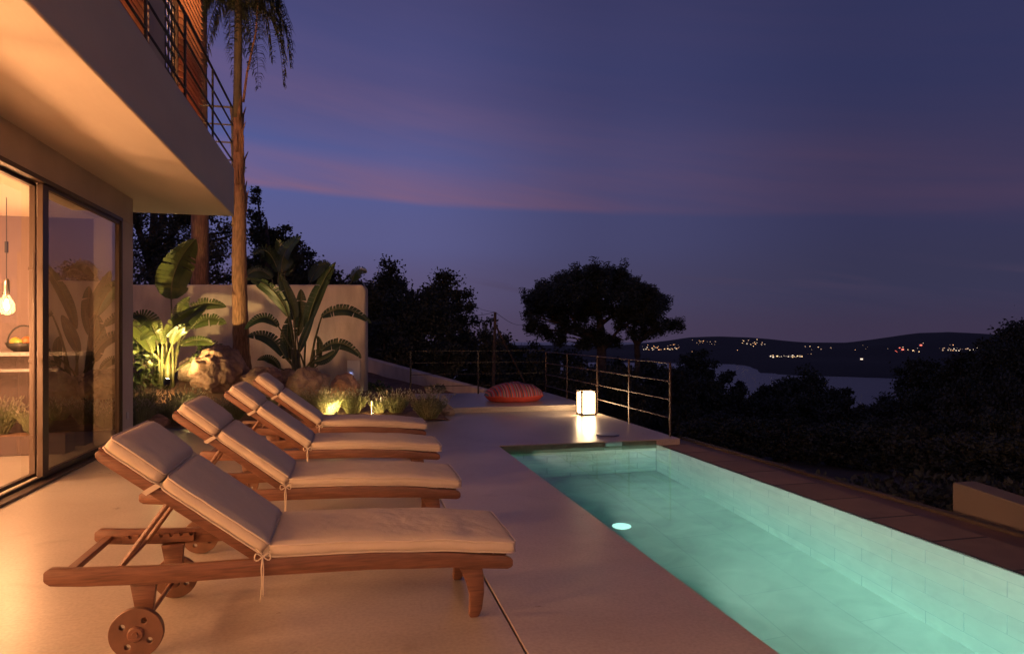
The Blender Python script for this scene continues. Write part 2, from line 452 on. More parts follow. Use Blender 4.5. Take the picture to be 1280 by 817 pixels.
# ridge line of the far shore seen in the photo: (pixel x, pixel y, distance)
RIDGE = [(560, 434), (700, 432), (780, 431), (830, 426), (860, 421), (900, 420), (935, 421), (970, 424), (1010, 427), (1060, 427), (1085, 424),
         (1120, 419), (1150, 416), (1185, 414.5), (1215, 416), (1260, 419), (1330, 418), (1500, 426)]
SHORE = [(560, 1500), (800, 1480), (900, 1450), (935, 1400), (950, 1130), (1000, 1080), (1060, 1080), (1120, 1060), (1200, 900), (1350, 800), (1500, 800)]
def az_px(px):
    a = ray(px, HY); return math.atan2(a.x, a.y)
def lut(tab, az):
    pts = [(az_px(p), v) for p, v in tab]
    if az <= pts[0][0]: return pts[0][1]
    for (a, v), (b, w) in zip(pts, pts[1:]):
        if az <= b: return v + (w - v) * (az - a) / (b - a)
    return pts[-1][1]
LUTR = [(az_px(p), v) for p, v in RIDGE]; LUTS = [(az_px(p), v) for p, v in SHORE]
def lut2(pts, az):
    if az <= pts[0][0]: return pts[0][1]
    for (a, v), (b, w) in zip(pts, pts[1:]):
        if az <= b: return v + (w - v) * (az - a) / (b - a)
    return pts[-1][1]

def terr(x, y):
    r = math.hypot(x, y); az = math.atan2(x, y)
    d = math.degrees(az)
    right = smooth(-3, 14, d) * (1 - smooth(120, 170, d)) if d > 0 else smooth(-3, 14, d)
    s = max(0.0, r - 17)
    z = -.55 + (-1.5 * smooth(4, 30, d) if d > 0 else 0) + (-.115 * s) * right + (.012 * min(s, 120)) * (1 - right)
    if r < 40: z += (1 - right) * .25 * smooth(14, 22, r)
    # hump that carries the small sloping garden wall
    z += 1.0 * math.exp(-((x + 3) ** 2 / 14 + (y - 22) ** 2 / 30))
    z = max(z, SEA - 9)
    if r > 18: z += noise.noise(Vector((x * .03, y * .03, 3))) * min(2.5, (r - 18) * .05)
    near = 1 - smooth(0, 3, max(-x - 12, x - 6.2, y - 15.5, -y - 6))
    z = z * (1 - near) + (-3.2) * near if near > 0 else z
    # land falls below the sea before the bay, and rises again on the far shore
    if r > 560: z = min(z, SEA - 9) if d > 8 else z - (r - 560) * .1
    if z < SEA - 9: z = SEA - 9
    fs = lut2(LUTS, az)
    if r > fs:
        yr = lut2(LUTR, az)
        D = 2700.0
        top = CH + (HY - yr) / FPX * D * .96
        t = smooth(0, 1, (r - fs) / (D - fs))
        n = noise.fractal(Vector((x * .0018, y * .0018, 7)), 1.0, 2.0, 5)
        h = SEA - 2 + (top - SEA + 2) * t ** .8
        h += n * 9 * math.sin(PI * min(1, (r - fs) / (D - fs)))
        h += noise.noise(Vector((x * .012, y * .012, 1))) * 2.0
        if r > D: h -= (r - D) * .03
        h = max(h, SEA - 2 + min(14, (r - fs) * .05)) if r < D * 1.2 else h
        z = h
    return z

def build_terrain():
    rs = [2.0]
    while rs[-1] < 4300: rs.append(rs[-1] * 1.062 + .15)
    angs = []
    a = -180.0
    while a < 180 - 1e-6:
        angs.append(a); a += .6 if -40 <= a < 75 else 3.0
    v = [(0, 0, -3.2)]; f = []; n = len(angs)
    for r in rs:
        for a in angs:
            x, y = r * math.sin(R(a)), r * math.cos(R(a))
            v.append((x, y, terr(x, y)))
    for k in range(n): f.append((0, 1 + (k + 1) % n, 1 + k))
    for i in range(len(rs) - 1):
        for k in range(n):
            p, q = 1 + i * n + k, 1 + i * n + (k + 1) % n
            f.append((p, q, q + n, p + n))
    me = bpy.data.meshes.new('hillside_terrain'); me.from_pydata(v, [], f)
    for p in me.polygons: p.use_smooth = True
    me.materials.append(M['ground'])
    o = bpy.data.objects.new('hillside_terrain', me); COL.objects.link(o); tag(o, kind='structure')
build_terrain()

def sea():
    m = bpy.data.materials.new('sea_water'); m.use_nodes = True
    N, L = m.node_tree.nodes, m.node_tree.links; p = N['Principled BSDF']
    p.inputs['Base Color'].default_value = (.010, .016, .040, 1); p.inputs['Roughness'].default_value = .22; p.inputs['IOR'].default_value = 1.33
    nz = N.new('ShaderNodeTexNoise'); nz.inputs['Scale'].default_value = .06; nz.inputs['Detail'].default_value = 8
    tc = N.new('ShaderNodeTexCoord'); L.new(tc.outputs['Object'], nz.inputs['Vector'])
    bp = N.new('ShaderNodeBump'); bp.inputs['Strength'].default_value = .25; bp.inputs['Distance'].default_value = 2
    L.new(nz.outputs[0], bp.inputs['Height']); L.new(bp.outputs[0], p.inputs['Normal'])
    mb = MB(); n = 72
    mb.v = [(0, 0, SEA)] + [(5200 * math.cos(2 * PI * k / n), 5200 * math.sin(2 * PI * k / n), SEA) for k in range(n)]
    mb.f = [(0, 1 + k, 1 + (k + 1) % n) for k in range(n)]
    tag(mb.build('sea', m), kind='structure')
sea()

# ------------------------------------------------------------------ deck
XW, XP, XI, YP = -2.80, 1.845, 4.00, 8.35      # house face, pool edges, pool end
YN = -7.0
def deck():
    JX0, JX1 = .759, .769
    # left piece and right piece, parted by the real expansion joint
    mb = MB().prism([(XW, YN), (JX0, YN), (JX0, 10.95), (-5.6, 10.95), (-5.6, 10.12), (XW, 10.12)], -.30, 0, 'z')
    tag(mb.build('deck', M['deck'], bevel=.002, segs=1), kind='structure')
    mb = MB().prism([(JX1, YN), (XP, YN), (XP, YP), (4.33, YP), (4.33, 11.95), (1.62, 11.95), (1.62, 10.95), (JX1, 10.95)], -.30, 0, 'z')
    tag(mb.build('deck', M['deck'], bevel=.004, segs=1), kind='structure')
    mb = MB().box(((JX0 + JX1) / 2, (YN + 10.95) / 2, -.16), (.03 - .0204, 10.95 - YN - .02, .25))
    tag(mb.build('expansion_joint', M['gap'], normals=True), kind='structure')
    mb = MB().prism([(1.75, 11.95), (4.33, 11.95), (4.33, 14.75), (1.30, 14.95), (1.42, 12.4)], -.30, .095, 'z')
    tag(mb.build('terrace_platform', M['deck'], bevel=.012, segs=3), kind='structure')
    # retaining faces below the terrace
    mb = MB().box((4.24, 11.5, -2.0), (.14, 6.3, 3.38)).box((2.7, 14.9, -1.75), (3.0, .12, 2.9))
    tag(mb.build('terrace_retaining_wall', M['curb']), 'dark plastered retaining wall under the terrace edge with the railing', 'retaining wall')
deck()

# ------------------------------------------------------------------ pool
ZW = -.072
def pool():
    t = empty('swimming_pool', (3.0, 4.0, 0), 0, 'long narrow infinity pool lined with pale stone tiles and lit green from inside', 'swimming pool')
    def part(mb, name, m, **k):
        o = mb.build(name, m, **k); o.parent = t; o.location = (-3.0, -4.0, 0); return o
    part(MB().box(((XP + 4.1) / 2, 3.7, -1.76), (4.1 - XP + .3, 10.3, .12)), 'floor', M['tile_floor'])
    part(MB().box((XP + .01 - .15, 3.7, -.99), (.30, 9.9, 1.38)), 'side_wall', M['tile_wall'])
    part(MB().box((XI + .05, 3.7, -.893), (.10, 9.9, 1.613)), 'overflow_wall', M['tile_wall'], bevel=.006)
    part(MB().box((2.92, YP + .14, -.99), (2.14, .25, 1.38)), 'end_wall', M['tile_end'])
    part(MB().box((2.92, YP + .094, -.152), (2.13, .20, .28)), 'waterline_band', mat('waterline_tile', (.10, .12, .085), .4, noise_amt=.3, nscale=8))
    part(MB().box((2.92, -1.15, -.9), (2.3, .3, 1.6)), 'near_wall', M['tile_end'])
    d = MB().lathe([(.001, 0), (.085, 0), (.095, .006), (.085, .014), (.001, .02)], (2.70, 6.45, -1.698), 28)
    part(d, 'floor_light', mat('drain_light', (.85, .85, .80), .4, emit=(.9, 1, .85), estr=1.0))
    s = MB().box((3.365, YP - .012, -.035), (.235, .06, .05)).box((3.365, YP - .03, -.010), (.20, .02, .012))
    part(s, 'skimmer_spout', M['steel'], bevel=.004)
    for y in (-.4, 1.7, 3.8, 5.9, 7.4):
        o = MB().lathe([(.001, 0), (.11, 0), (.11, .015), (.085, .03), (.001, .03)], (0, 0, 0), 24, 'x').build('pool_light', M['steel'], t)
        o.location = (XP + .012 - 3.0, y - 4.0, -.42)
        b = MB().lathe([(.001, 0), (.08, 0), (.08, .004), (.001, .005)], (.031, 0, 0), 24, 'x').build('lamp_lens', emis('pool_lamp', (.80, 1.0, .78), 6), o)
        l = bpy.data.lights.new('pool_lamp', 'AREA'); l.shape = 'DISK'; l.size = .16; l.energy = {-.4: 440, 1.7: 430, 3.8: 240, 5.9: 160, 7.4: 30}[y]
        l.color = (1.0, .62, .50)
        lo = bpy.data.objects.new('pool_lamp', l); COL.objects.link(lo); lo.parent = o
        lo.location = (.045, 0, 0); lo.rotation_euler = (0, R(-90 - 8), 0)
        l.spread = R(140)
    m = bpy.data.materials.new('pool_water'); m.use_nodes = True
    N, L = m.node_tree.nodes, m.node_tree.links; N.clear()
    out = N.new('ShaderNodeOutputMaterial'); g = N.new('ShaderNodeBsdfRefraction'); g.inputs['IOR'].default_value = 1.333; g.inputs['Roughness'].default_value = 0
    gl = N.new('ShaderNodeBsdfGlossy'); gl.inputs['Roughness'].default_value = .015
    fr = N.new('ShaderNodeFresnel'); fr.inputs[0].default_value = 1.333
    mx = N.new('ShaderNodeMixShader'); L.new(fr.outputs[0], mx.inputs[0]); L.new(g.outputs[0], mx.inputs[1]); L.new(gl.outputs[0], mx.inputs[2])
    nz = N.new('ShaderNodeTexNoise'); nz.inputs['Scale'].default_value = 2.0; nz.inputs['Detail'].default_value = 2
    tc = N.new('ShaderNodeTexCoord'); L.new(tc.outputs['Object'], nz.inputs['Vector'])
    bp = N.new('ShaderNodeBump'); bp.inputs['Strength'].default_value = .05; bp.inputs['Distance'].default_value = .02
    L.new(nz.outputs[0], bp.inputs['Height'])
    for q in (g, gl, fr): L.new(bp.outputs[0], q.inputs['Normal'])
    L.new(mx.outputs[0], out.inputs[0])
    va = N.new('ShaderNodeVolumeAbsorption'); va.inputs[0].default_value = (.28, .82, .865, 1); va.inputs[1].default_value = .46
    L.new(va.outputs[0], out.inputs[1])
    w = MB().box(((XP - .04 + XI + .012) / 2, (-1.1 + YP + .06) / 2, (ZW - 1.78) / 2), (XI + .012 - XP + .04, YP + .06 + 1.1, 1.78 + ZW)).build('water', m)
    tag(w, kind='structure')
    # stone slabs, channel and low kerb outside the overflow edge
    mb = MB().prism([(0, -2.7), (.49, -2.7), (.49, 6.5), (.34, 8.9), (0, 8.9)], -.25, -.080, 'z')
    tag(mb.build('overflow_paving', M['slab'], loc=(4.05, 0, 0)), kind='structure')
    mb = MB().prism([(4.542, -2.7), (4.895, -2.7), (4.895, 2.0), (4.62, 8.9), (4.392, 8.9), (4.542, 6.5)], -.30, -.098, 'z')
    tag(mb.build('drain_channel', M['channel']), kind='structure')
    mb = MB().prism([(4.897, -2.7), (4.97, -2.7), (4.97, 2.0), (4.70, 8.9), (4.622, 8.9), (4.897, 2.0)], -.6, -.070, 'z')
    tag(mb.build('low_kerb', M['curb'], bevel=.008), kind='structure')
    tag(MB().prism([(4.12, -2.65), (4.95, -2.65), (4.95, 2.0), (4.68, 8.85), (4.34, 8.85), (4.34, 8.4), (4.12, 8.3)], -3.3, -.31, 'z').build('pool_foundation', M['curb']), kind='structure')
    # rendered wall with a falling top beyond the kerb
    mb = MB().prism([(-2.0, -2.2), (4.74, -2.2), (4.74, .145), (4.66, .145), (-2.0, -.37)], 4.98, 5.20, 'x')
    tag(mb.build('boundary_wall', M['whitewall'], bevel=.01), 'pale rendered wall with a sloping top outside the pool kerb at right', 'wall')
    # disc-shaped cover lying on the deck
    mb = MB().lathe([(.001, 0), (.155, 0), (.16, .008), (.15, .018), (.05, .024), (.001, .024)], (0, 0, 0), 32)
    o = mb.build('skimmer_lid', M['steel'], auto=30); o.location = (3.50, 8.86, .001)
    tag(o, 'flat round metal lid lying on the deck near the far end of the pool', 'lid')
pool()

# ------------------------------------------------------------------ villa
ZL, ZC, ZT = 2.862, 3.205, 3.95       # door head, soffit, slab top
def villa():
    h = empty('villa', (XW, 5, 0), 0, 'cream plastered villa at left with sliding glass doors and a deep lit balcony overhang', 'house')
    def P(mb, name, m, parent=h, **k):
        o = mb.build(name, m, **k); o.parent = parent
        if parent is h: o.location = (-XW, -5, 0)
        return o
    # facade: band above the doors, end pier, room shell
    P(MB().box((XW - .15, 3.56, (ZL + ZC) / 2 + .1), (.30, 13.12, ZC - ZL + .2)), 'facade_wall', M['plaster'], bevel=.006)
    P(MB().box((XW - .15, 9.845, ZL / 2 - .002), (.30, .55, ZL)), 'facade_wall', M['plaster'], bevel=.006)
    P(MB().box((-6.35, 10.0, 1.45), (6.5, .22, 2.9)), 'rear_wall', M['interior_wall'])
    P(MB().box((-9.6, 3.5, 1.45), (.2, 13, 2.9)), 'rear_wall', M['interior_wall'])
    P(MB().box((-6.3, -3.0, 1.45), (6.8, .2, 2.9)), 'rear_wall', M['interior_wall'])
    P(MB().box((-6.35, 3.5, 2.97), (6.6, 13.1, .16)), 'ceiling', M['interior_ceiling'])
    P(MB().box((-6.22, 3.5, -.153), (6.6, 13.0, .30)), 'floor', M['deck'])
    # recessed ceiling spots
    for x, y in ((-3.7, 8.0), (-4.6, 8.9), (-3.9, 6.4), (-5.2, 7.0)):
        o = P(MB().lathe([(.045, 0), (.05, -.006), (.042, -.012), (.001, -.012)], (x, y, 2.889), 16), 'recessed_spot', M['black'])
    # balcony slab with rounded lower lip
    YB = 11.22
    P(MB().prism([(-3.9, YN - 1), (-1.69, YN - 1), (-1.69, YB), (-3.9, YB)], ZC, ZT, 'z'), 'balcony_slab', M['soffit'], bevel=.02, segs=3)
    P(MB().box((-6.4, 3.4, 3.65), (5.0, 13.0, .58)), 'roof_slab', M['plaster'])
    # upper storey
    P(MB().box((-3.9, 5.0, 5.4), (.25, 9.0, 2.9)), 'upper_wall', M['plaster'])
    P(MB().prism([(-2.35, 7.70), (-1.98, 7.70), (-1.98, 8.32), (-2.35, 8.32)], ZT, 6.9, 'z'), 'upper_pier', M['plaster'], bevel=.01)
    for (ya, yb) in ((9.0, 10.30), (5.9, 7.62)):
        s = MB().box((-2.03, ya + .025, 5.4), (.06, .05, 2.9)).box((-2.03, (ya + yb) / 2, 3.975), (.05, yb - ya - .06, .04))
        fr = P(s, 'louvre_screen', M['bronze'])
        sl = MB(); z = ZT + .06
        while z < 6.85:
            x0, x1 = -2.085, -1.955
            sl.prism([(x0, z + .050), (x0 + .006, z + .062), (x1, z + .012), (x1 - .006, z)], ya + .05, yb + .0 * random.random(), 'y'); z += .082
        sl.build('slats', M['wood_slat'], fr)
    # wrought iron scroll panel between pier and shutter
    ir = MB()
    for i in range(9):
        for j in range(4):
            cy_, cz = 8.42 + .145 * j, ZT + .12 + .145 * i
            ir.tube([(-2.02, cy_ + .062 * math.cos(a), cz + .062 * math.sin(a)) for a in [k * PI / 6 for k in range(13)]], .009, 5, False)
    for i in range(10): ir.tube([(-2.02, 8.34, ZT + .05 + i * .145), (-2.02, 8.98, ZT + .05 + i * .145)], .008, 5)
    for j in range(5): ir.tube([(-2.02, 8.345 + .145 * j, ZT), (-2.02, 8.345 + .145 * j, ZT + 1.4)], .008, 5)
    P(ir, 'iron_scroll_panel', M['railk'], normals=False)
    # balcony railing
    rr = MB()
    zs = [4.87, 4.60, 4.33, 4.06]
    xr = -1.715
    for z in zs:
        rr.tube([(xr, YN, z), (xr, 11.19, z), (-2.15 - .55, 11.19, z)], .0125 if z < 4.8 else .016, 8)
    ra = P(rr, 'balcony_railing', M['railk'], normals=False)
    for y in (11.19, 9.62, 8.05, 6.56, 5.0, 3.45, 1.9, .35):
        P(MB().box((xr, y, 4.38), (.022, .035, 1.0)), 'post', M['railk'], parent=ra)
    P(MB().box((-2.70, 11.19, 4.38), (.022, .022, .95)), 'post', M['railk'], parent=ra)
    # sliding doors: outer rails, fixed pane, sliding pane
    P(MB().box((XW + .01, 4.55, .012), (.16, 10.04, .024)).box((XW - .02, 4.55, .035), (.03, 10.04, .03)), 'door_track', M['bronze'], bevel=.003)
    P(MB().box((XW - .02, 4.55, ZL - .022), (.12, 10.04, .045)), 'door_head', M['bronze'], bevel=.003)
    P(MB().box((XW - .02, 9.548, ZL / 2), (.11, .045, ZL - .05)), 'door_jamb', M['bronze'], bevel=.003)
    def pane(name, y0, y1, x, stile):
        f = MB()
        f.box((x, y0 + stile / 2, ZL / 2), (.05, stile, ZL - .11)).box((x, y1 - .02, ZL / 2), (.05, .04, ZL - .11))
        f.box((x, (y0 + y1) / 2, .075), (.046, y1 - y0 - .02, .035)).box((x, (y0 + y1) / 2, ZL - .065), (.046, y1 - y0 - .02, .035))
        fo = P(f, name, M['bronze'], bevel=.003); gm = M['glass_tint'] if name == 'fixed_door' else M['glass']
        P(MB().quad((x, y0 + .015, .08), (x, y1 - .015, .08), (x, y1 - .015, ZL - .08), (x, y0 + .015, ZL - .08)), 'glass', gm, parent=fo)
        return fo
    pane('fixed_door', 7.27, 9.53, XW - .005, .13)
    s = pane('sliding_door', 4.55, 7.31, XW - .07, .04)
    P(MB().tube([(XW - .005, 7.16, .30), (XW - .005, 7.16, 2.15)], .014, 10).box((XW - .03, 7.16, .45), (.05, .02, .03)).box((XW - .03, 7.16, 1.15), (.05, .02, .03)).box((XW - .03, 7.16, 2.0), (.05, .02, .03)), 'pull_handle', M['bronze'], parent=s)
    pane('sliding_door', 1.80, 4.50, XW - .005, .06)
    pane('sliding_door', -.95, 1.75, XW - .07, .06)
    P(MB().box((XW + .006, 9.86, .33), (.012, .07, .09)), 'outdoor_socket', M['white'], bevel=.004)
villa()

def point(name, loc, e, col, rad=.06, parent=None):
    l = bpy.data.lights.new(name, 'POINT'); l.energy = e; l.color = col; l.shadow_soft_size = rad
    o = bpy.data.objects.new(name, l); COL.objects.link(o); o.location = loc
    if parent: o.parent = parent
    return o
def spot(name, loc, aim, e, col, ang=80, blend=.6, rad=.03, parent=None):
    l = bpy.data.lights.new(name, 'SPOT'); l.energy = e; l.color = col; l.spot_size = R(ang); l.spot_blend = blend; l.shadow_soft_size = rad
    o = bpy.data.objects.new(name, l); COL.objects.link(o); o.location = loc
    d = Vector(aim) - (Vector(loc) + (parent.location if parent else Vector((0, 0, 0))))
    o.rotation_euler = d.to_track_quat('-Z', 'Y').to_euler()
    if parent: o.parent = parent
    return o
WARM = (.88, .40, .165)
def upper_lamp(y, e, label):
    t = empty('wall_lamp', (-3.76, y, 5.6), 0, label, 'wall lamp', 'wall lamps on the upper terrace')
    MB().box((.012, 0, 0), (.024, .10, .16)).build('back_plate', M['bronze'], t, bevel=.003)
    MB().lathe([(.001, -.09), (.045, -.09), (.05, -.08), (.05, .08), (.045, .09), (.001, .09)], (.10, 0, 0), 20).build('shade', mat('opal_shade', (.8, .7, .6), .5, emit=(1, .55, .25), estr=4), t, smooth=True)
    point('shade_light', (.22, 0, 0), e, (1, .45, .17), .06, t)
upper_lamp(9.2, 300, 'wall lamp on the upper terrace wall behind the louvre screen')
upper_lamp(6.6, 160, 'wall lamp on the upper terrace wall nearer the camera')

def fill_lamp():  # added lamp out of view, warm fill for the balcony front and far deck
    t = empty('lamp_post', (1.0, -5.2, 0), 0, 'tall terrace lamp post with a warm globe, behind the viewpoint on the deck', 'lamp post')
    MB().lathe([(.001, 0), (.16, 0), (.16, .02), (.05, .05), (.032, .10), (.026, 4.2), (.07, 4.22), (.07, 4.26), (.001, 4.26)], n=24).build('post', M['bronze'], t, auto=40)
    MB().lathe([(.07, 4.26)] + [(.30 * math.sin(PI * k / 16), 4.52 - .30 * math.cos(PI * k / 16)) for k in range(2, 16)] + [(.001, 4.82)], n=28).build('globe_shade', emis('globe_glow', (1, .55, .27), 3.0), t, smooth=True)
    point('globe_light', (0, 0, 4.52), 4000, (1, .50, .26), .32, t)
fill_lamp()

# furniture seen through the glass
def interior():
    def pendant(x, y, z, label, e):
        t = empty('pendant_lamp', (x, y, z), 0, label, 'pendant lamp', 'clear glass bulb pendants inside the villa')
        MB().tube([(0, 0, .30), (0, 0, 2.88 - z)], .004, 6).tube([(0, 0, .58), (0, 0, .70)], .018, 10).build('cord', M['cord'], t)
        MB().lathe([(.012, .30), (.030, .28), (.034, .16), (.030, .12), (.001, .12)], n=16).build('lamp_holder', M['steel'], t, auto=40)
        g = []
        for k in range(15):
            a = k / 14
            g.append((.034 + .052 * math.sin(PI * min(1, a * 1.02)) ** 1.0 * (1 if a < .5 else 1), .15 - .24 * a))
        g[-1] = (.005, -.10)
        MB().lathe([(.034, .14), (.046, .10), (.075, .05), (.092, 0), (.092, -.04), (.075, -.075), (.045, -.098), (.01, -.105)], n=24).build('bulb', M['bulb_glass'], t, smooth=True)
        MB().lathe([(.004, .08), (.017, .05), (.021, 0), (.015, -.04), (.003, -.05)], n=12).build('filament', emis('filament_glow', (1, .62, .28), 30), t, smooth=True)
        point('bulb_light', (0, 0, 0), e, WARM, .16 if e < 100 else .30, t)
    pendant(-3.60, 8.5, 1.70, 'glowing clear glass bulb pendant seen through the left door pane', 90)
    pendant(-5.4, 8.6, 1.72, 'second glass bulb pendant deeper in the room behind the door pane', 60)
    pendant(-4.8, 4.0, 1.35, 'glass bulb pendant in the front of the living room out of view', 700)
    pendant(-4.9, 6.3, 1.35, 'glass bulb pendant over the middle of the living room', 300)
    pendant(-5.2, -.6, 1.35, 'glass bulb pendant at the near end of the living room, beyond the camera', 700)  # added out of view to brighten the right part of the deck
    pendant(-4.8, 1.9, 1.35, 'glass bulb pendant nearest the camera inside the living room', 480)
    c = empty('kitchen_island', (-4.35, 9.62, 0), 0, 'kitchen island with pale stone top behind the glass door', 'kitchen island')
    MB().box((0, 0, 1.155), (2.4, .48, .05)).build('counter_top', M['counter'], c, bevel=.004)
    MB().box((0, .08, .565), (2.3, .28, 1.13)).build('base_cabinet', M['counter_base'], c, bevel=.004)
    MB().box((0, -.22, .96), (1.9, .14, .035)).build('lower_shelf', M['counter'], c, bevel=.003)
    t = empty('fruit_basket', (-3.86, 9.56, 1.18), 0, 'dark wire basket of fruit and leaves on the kitchen island', 'fruit basket')
    b = MB().lathe([(.10, 0), (.17, .05), (.19, .11), (.175, .11), (.16, .06), (.09, .015)], n=20)
    b.build('basket', M['black'], t, smooth=True)
    MB().tube([(.18 * math.cos(a), 0, .10 + .22 * math.sin(a)) for a in [PI * k / 12 for k in range(13)]], .010, 6).build('handle', M['black'], t)
    for i, (x, y, z, r, cc) in enumerate(((-.08, -.03, .12, .06, (.62, .36, .06)), (.05, -.06, .13, .055, (.60, .16, .05)), (.02, .06, .13, .06, (.55, .42, .08)), (-.02, -.09, .11, .05, (.3, .4, .08)))):
        m = MB().lathe([(r * math.sin(PI * k / 10) + .0005, -r * math.cos(PI * k / 10)) for k in range(11)], (x, y, z), 16)
        m.build('fruit', mat('fruit_skin', cc, .45), t, smooth=True)
    lf = MB()
    for k in range(16):
        a = random.uniform(0, 2 * PI); q = Vector((.13, 0, .12)); e = q + Vector((math.cos(a) * .10 + .03, math.sin(a) * .08, random.uniform(.06, .20)))
        w = (e - q).orthogonal().normalized() * .012
        mid = (q + e) / 2 + Vector((0, 0, .02)); lf.quad(q, mid - w, e, mid + w)
    lf.build('leaf_tuft', M['bush'], t, normals=False)
    # wall washers with modelled lamps on the ceiling
    for (x, y, e) in ((-4.2, 7.2, 60), (-7.0, 6.5, 60)):
        l = bpy.data.lights.new('ceiling_light', 'AREA'); l.shape = 'DISK'; l.size = .5; l.energy = e; l.color = (1, .56, .28)
        o = bpy.data.objects.new('ceiling_light', l); COL.objects.link(o); o.location = (x, y, 2.80)
        m = MB().lathe([(.26, 2.89), (.26, 2.83), (.24, 2.82), (.001, 2.82)], (x, y, 0), 32)
        tag(m.build('ceiling_lamp', mat('opal_diffuser', (.8, .7, .6), .5, emit=(1, .6, .3), estr=1.5)), 'flat round ceiling lamp in the living room' if x > -5 else 'flat round ceiling lamp at the back of the room', 'ceiling lamp')
interior()

# ------------------------------------------------------------------ loungers
def wheel_mesh():
    cu = bpy.data.curves.new('wheel', 'CURVE'); cu.dimensions = '2D'; cu.fill_mode = 'BOTH'; cu.extrude = .012; cu.bevel_depth = .003; cu.bevel_resolution = 1
    def circ(cx, cz, r, n=32):
        s = cu.splines.new('POLY'); s.points.add(n - 1)
        for k in range(n): s.points[k].co = (cx + r * math.cos(2 * PI * k / n), cz + r * math.sin(2 * PI * k / n), 0, 1)
        s.use_cyclic_u = True
    circ(0, 0, .106, 48)
    for k in range(4):
        a = PI / 4 + k * PI / 2 + .25
        circ(.063 * math.cos(a), .063 * math.sin(a), .0150, 16)
    o = bpy.data.objects.new('tmpw', cu); COL.objects.link(o)
    bpy.context.view_layer.update()
    me = bpy.data.meshes.new_from_object(o.evaluated_get(bpy.context.evaluated_depsgraph_get()))
    bpy.data.objects.remove(o)
    me.transform(Matrix.Rotation(R(90), 4, 'X'))
    me.materials.clear(); me.materials.append(M['wheel'])
    return me

def rail_z(x):
    pts = [(-1.26, .366), (-1.1, .352), (-.8, .338), (-.37, .338), (.1, .328), (.47, .306), (.65, .284), (.80, .268)]
    if x <= pts[0][0]: return pts[0][1]
    for (a, v), (b, w) in zip(pts, pts[1:]):
        if x <= b:
            t = (x - a) / (b - a); t = t * t * (3 - 2 * t) * .3 + t * .7
            return v + (w - v) * t
    return pts[-1][1]

def cushion(name, L_, W_, T_, parent, seed=0, bend=None, puff=.012, nx=36, ny=16, r=.030, wav=.005):
    """flat boxed cushion centred in x and y, bottom at z = 0, rounded edges, soft undulation"""
    bm = bmesh.new()
    hx, hy, hz = L_ / 2, W_ / 2, T_ / 2
    nz_ = 6
    vs = {}
    def key(i, j, k): return (i, j, k)
    def pos(i, j, k):
        def g(i, n): # denser at edges
            t = i / n * 2 - 1
            return math.copysign(1 - (1 - abs(t)) ** 1.35, t)
        x, y, z = g(i, nx) * hx, g(j, ny) * hy, (k / nz_ * 2 - 1) * hz
        q = Vector((max(-hx + r, min(hx - r, x)), max(-hy + r, min(hy - r, y)), max(-hz + r, min(hz - r, z))))
        d = Vector((x, y, z)) - q
        if d.length > 1e-9:
            q = q + d.normalized() * r
        else: q = Vector((x, y, z))
        u, v = x / hx, y / hy
        if k >= nz_ / 2:
            q.z += puff * (1 - u ** 4) * (1 - v ** 4) * (k / nz_)
        n = noise.noise(Vector((q.x * 5 + seed * 7, q.y * 5, q.z * 3)))
        n2 = noise.noise(Vector((q.x * 17 + seed * 3, q.y * 13, seed)))
        q.z += (n * wav + n2 * wav * .35) * (k / nz_)
        q.y += n2 * wav * .8 * (abs(v) > .93) + math.copysign(.006, v) * (1 - (2 * k / nz_ - 1) ** 2) * (abs(v) > .8)
        return q
    def V(i, j, k):
        if (i, j, k) not in vs:
            vs[(i, j, k)] = bm.verts.new(pos(i, j, k))
        return vs[(i, j, k)]
    for i in range(nx):
        for j in range(ny):
            bm.faces.new((V(i, j, nz_), V(i + 1, j, nz_), V(i + 1, j + 1, nz_), V(i, j + 1, nz_)))
            bm.faces.new((V(i, j, 0), V(i, j + 1, 0), V(i + 1, j + 1, 0), V(i + 1, j, 0)))
    for i in range(nx):
        for k in range(nz_):
            bm.faces.new((V(i, 0, k), V(i + 1, 0, k), V(i + 1, 0, k + 1), V(i, 0, k + 1)))
            bm.faces.new((V(i, ny, k), V(i, ny, k + 1), V(i + 1, ny, k + 1), V(i + 1, ny, k)))
    for j in range(ny):
        for k in range(nz_):
            bm.faces.new((V(0, j, k), V(0, j, k + 1), V(0, j + 1, k + 1), V(0, j + 1, k)))
            bm.faces.new((V(nx, j, k), V(nx, j + 1, k), V(nx, j + 1, k + 1), V(nx, j, k + 1)))
    # seam loops for piping
    def loop(k):
        c = [(i, 0, k) for i in range(nx)] + [(nx, j, k) for j in range(ny)] + [(i, ny, k) for i in range(nx, 0, -1)] + [(0, j, k) for j in range(ny, 0, -1)]
        return [vs[q].co.copy() for q in c]
    ctr = Vector((0, 0, 0))
    loops = []
    for k in (1, nz_ - 1):
        lp = loop(k)
        lp = [p + Vector((math.copysign(.0025, p.x) if abs(p.x) > hx - .01 else 0, math.copysign(.003, p.y), .004 if k > 2 else -.004)) for p in lp]
        loops.append(lp)
    me = bpy.data.meshes.new(name)
    def T(p):
        q = Vector((p.x, p.y, p.z + hz))
        return bend(q) if bend else q
    for v in bm.verts: v.co = T(v.co)
    bmesh.ops.recalc_face_normals(bm, faces=bm.faces)
    bm.to_mesh(me); bm.free()
    for p in me.polygons: p.use_smooth = True
    me.materials.append(M['cushion_c'])
    o = bpy.data.objects.new(name, me); COL.objects.link(o); o.parent = parent
    mb = MB()
    for lp in loops:
        q = [T(p) for p in lp]; q.append(q[0]); mb.tube(q, .0042, 6, False)
    mb.build('piping', M['piping'], o, smooth=True, normals=False)
    return o

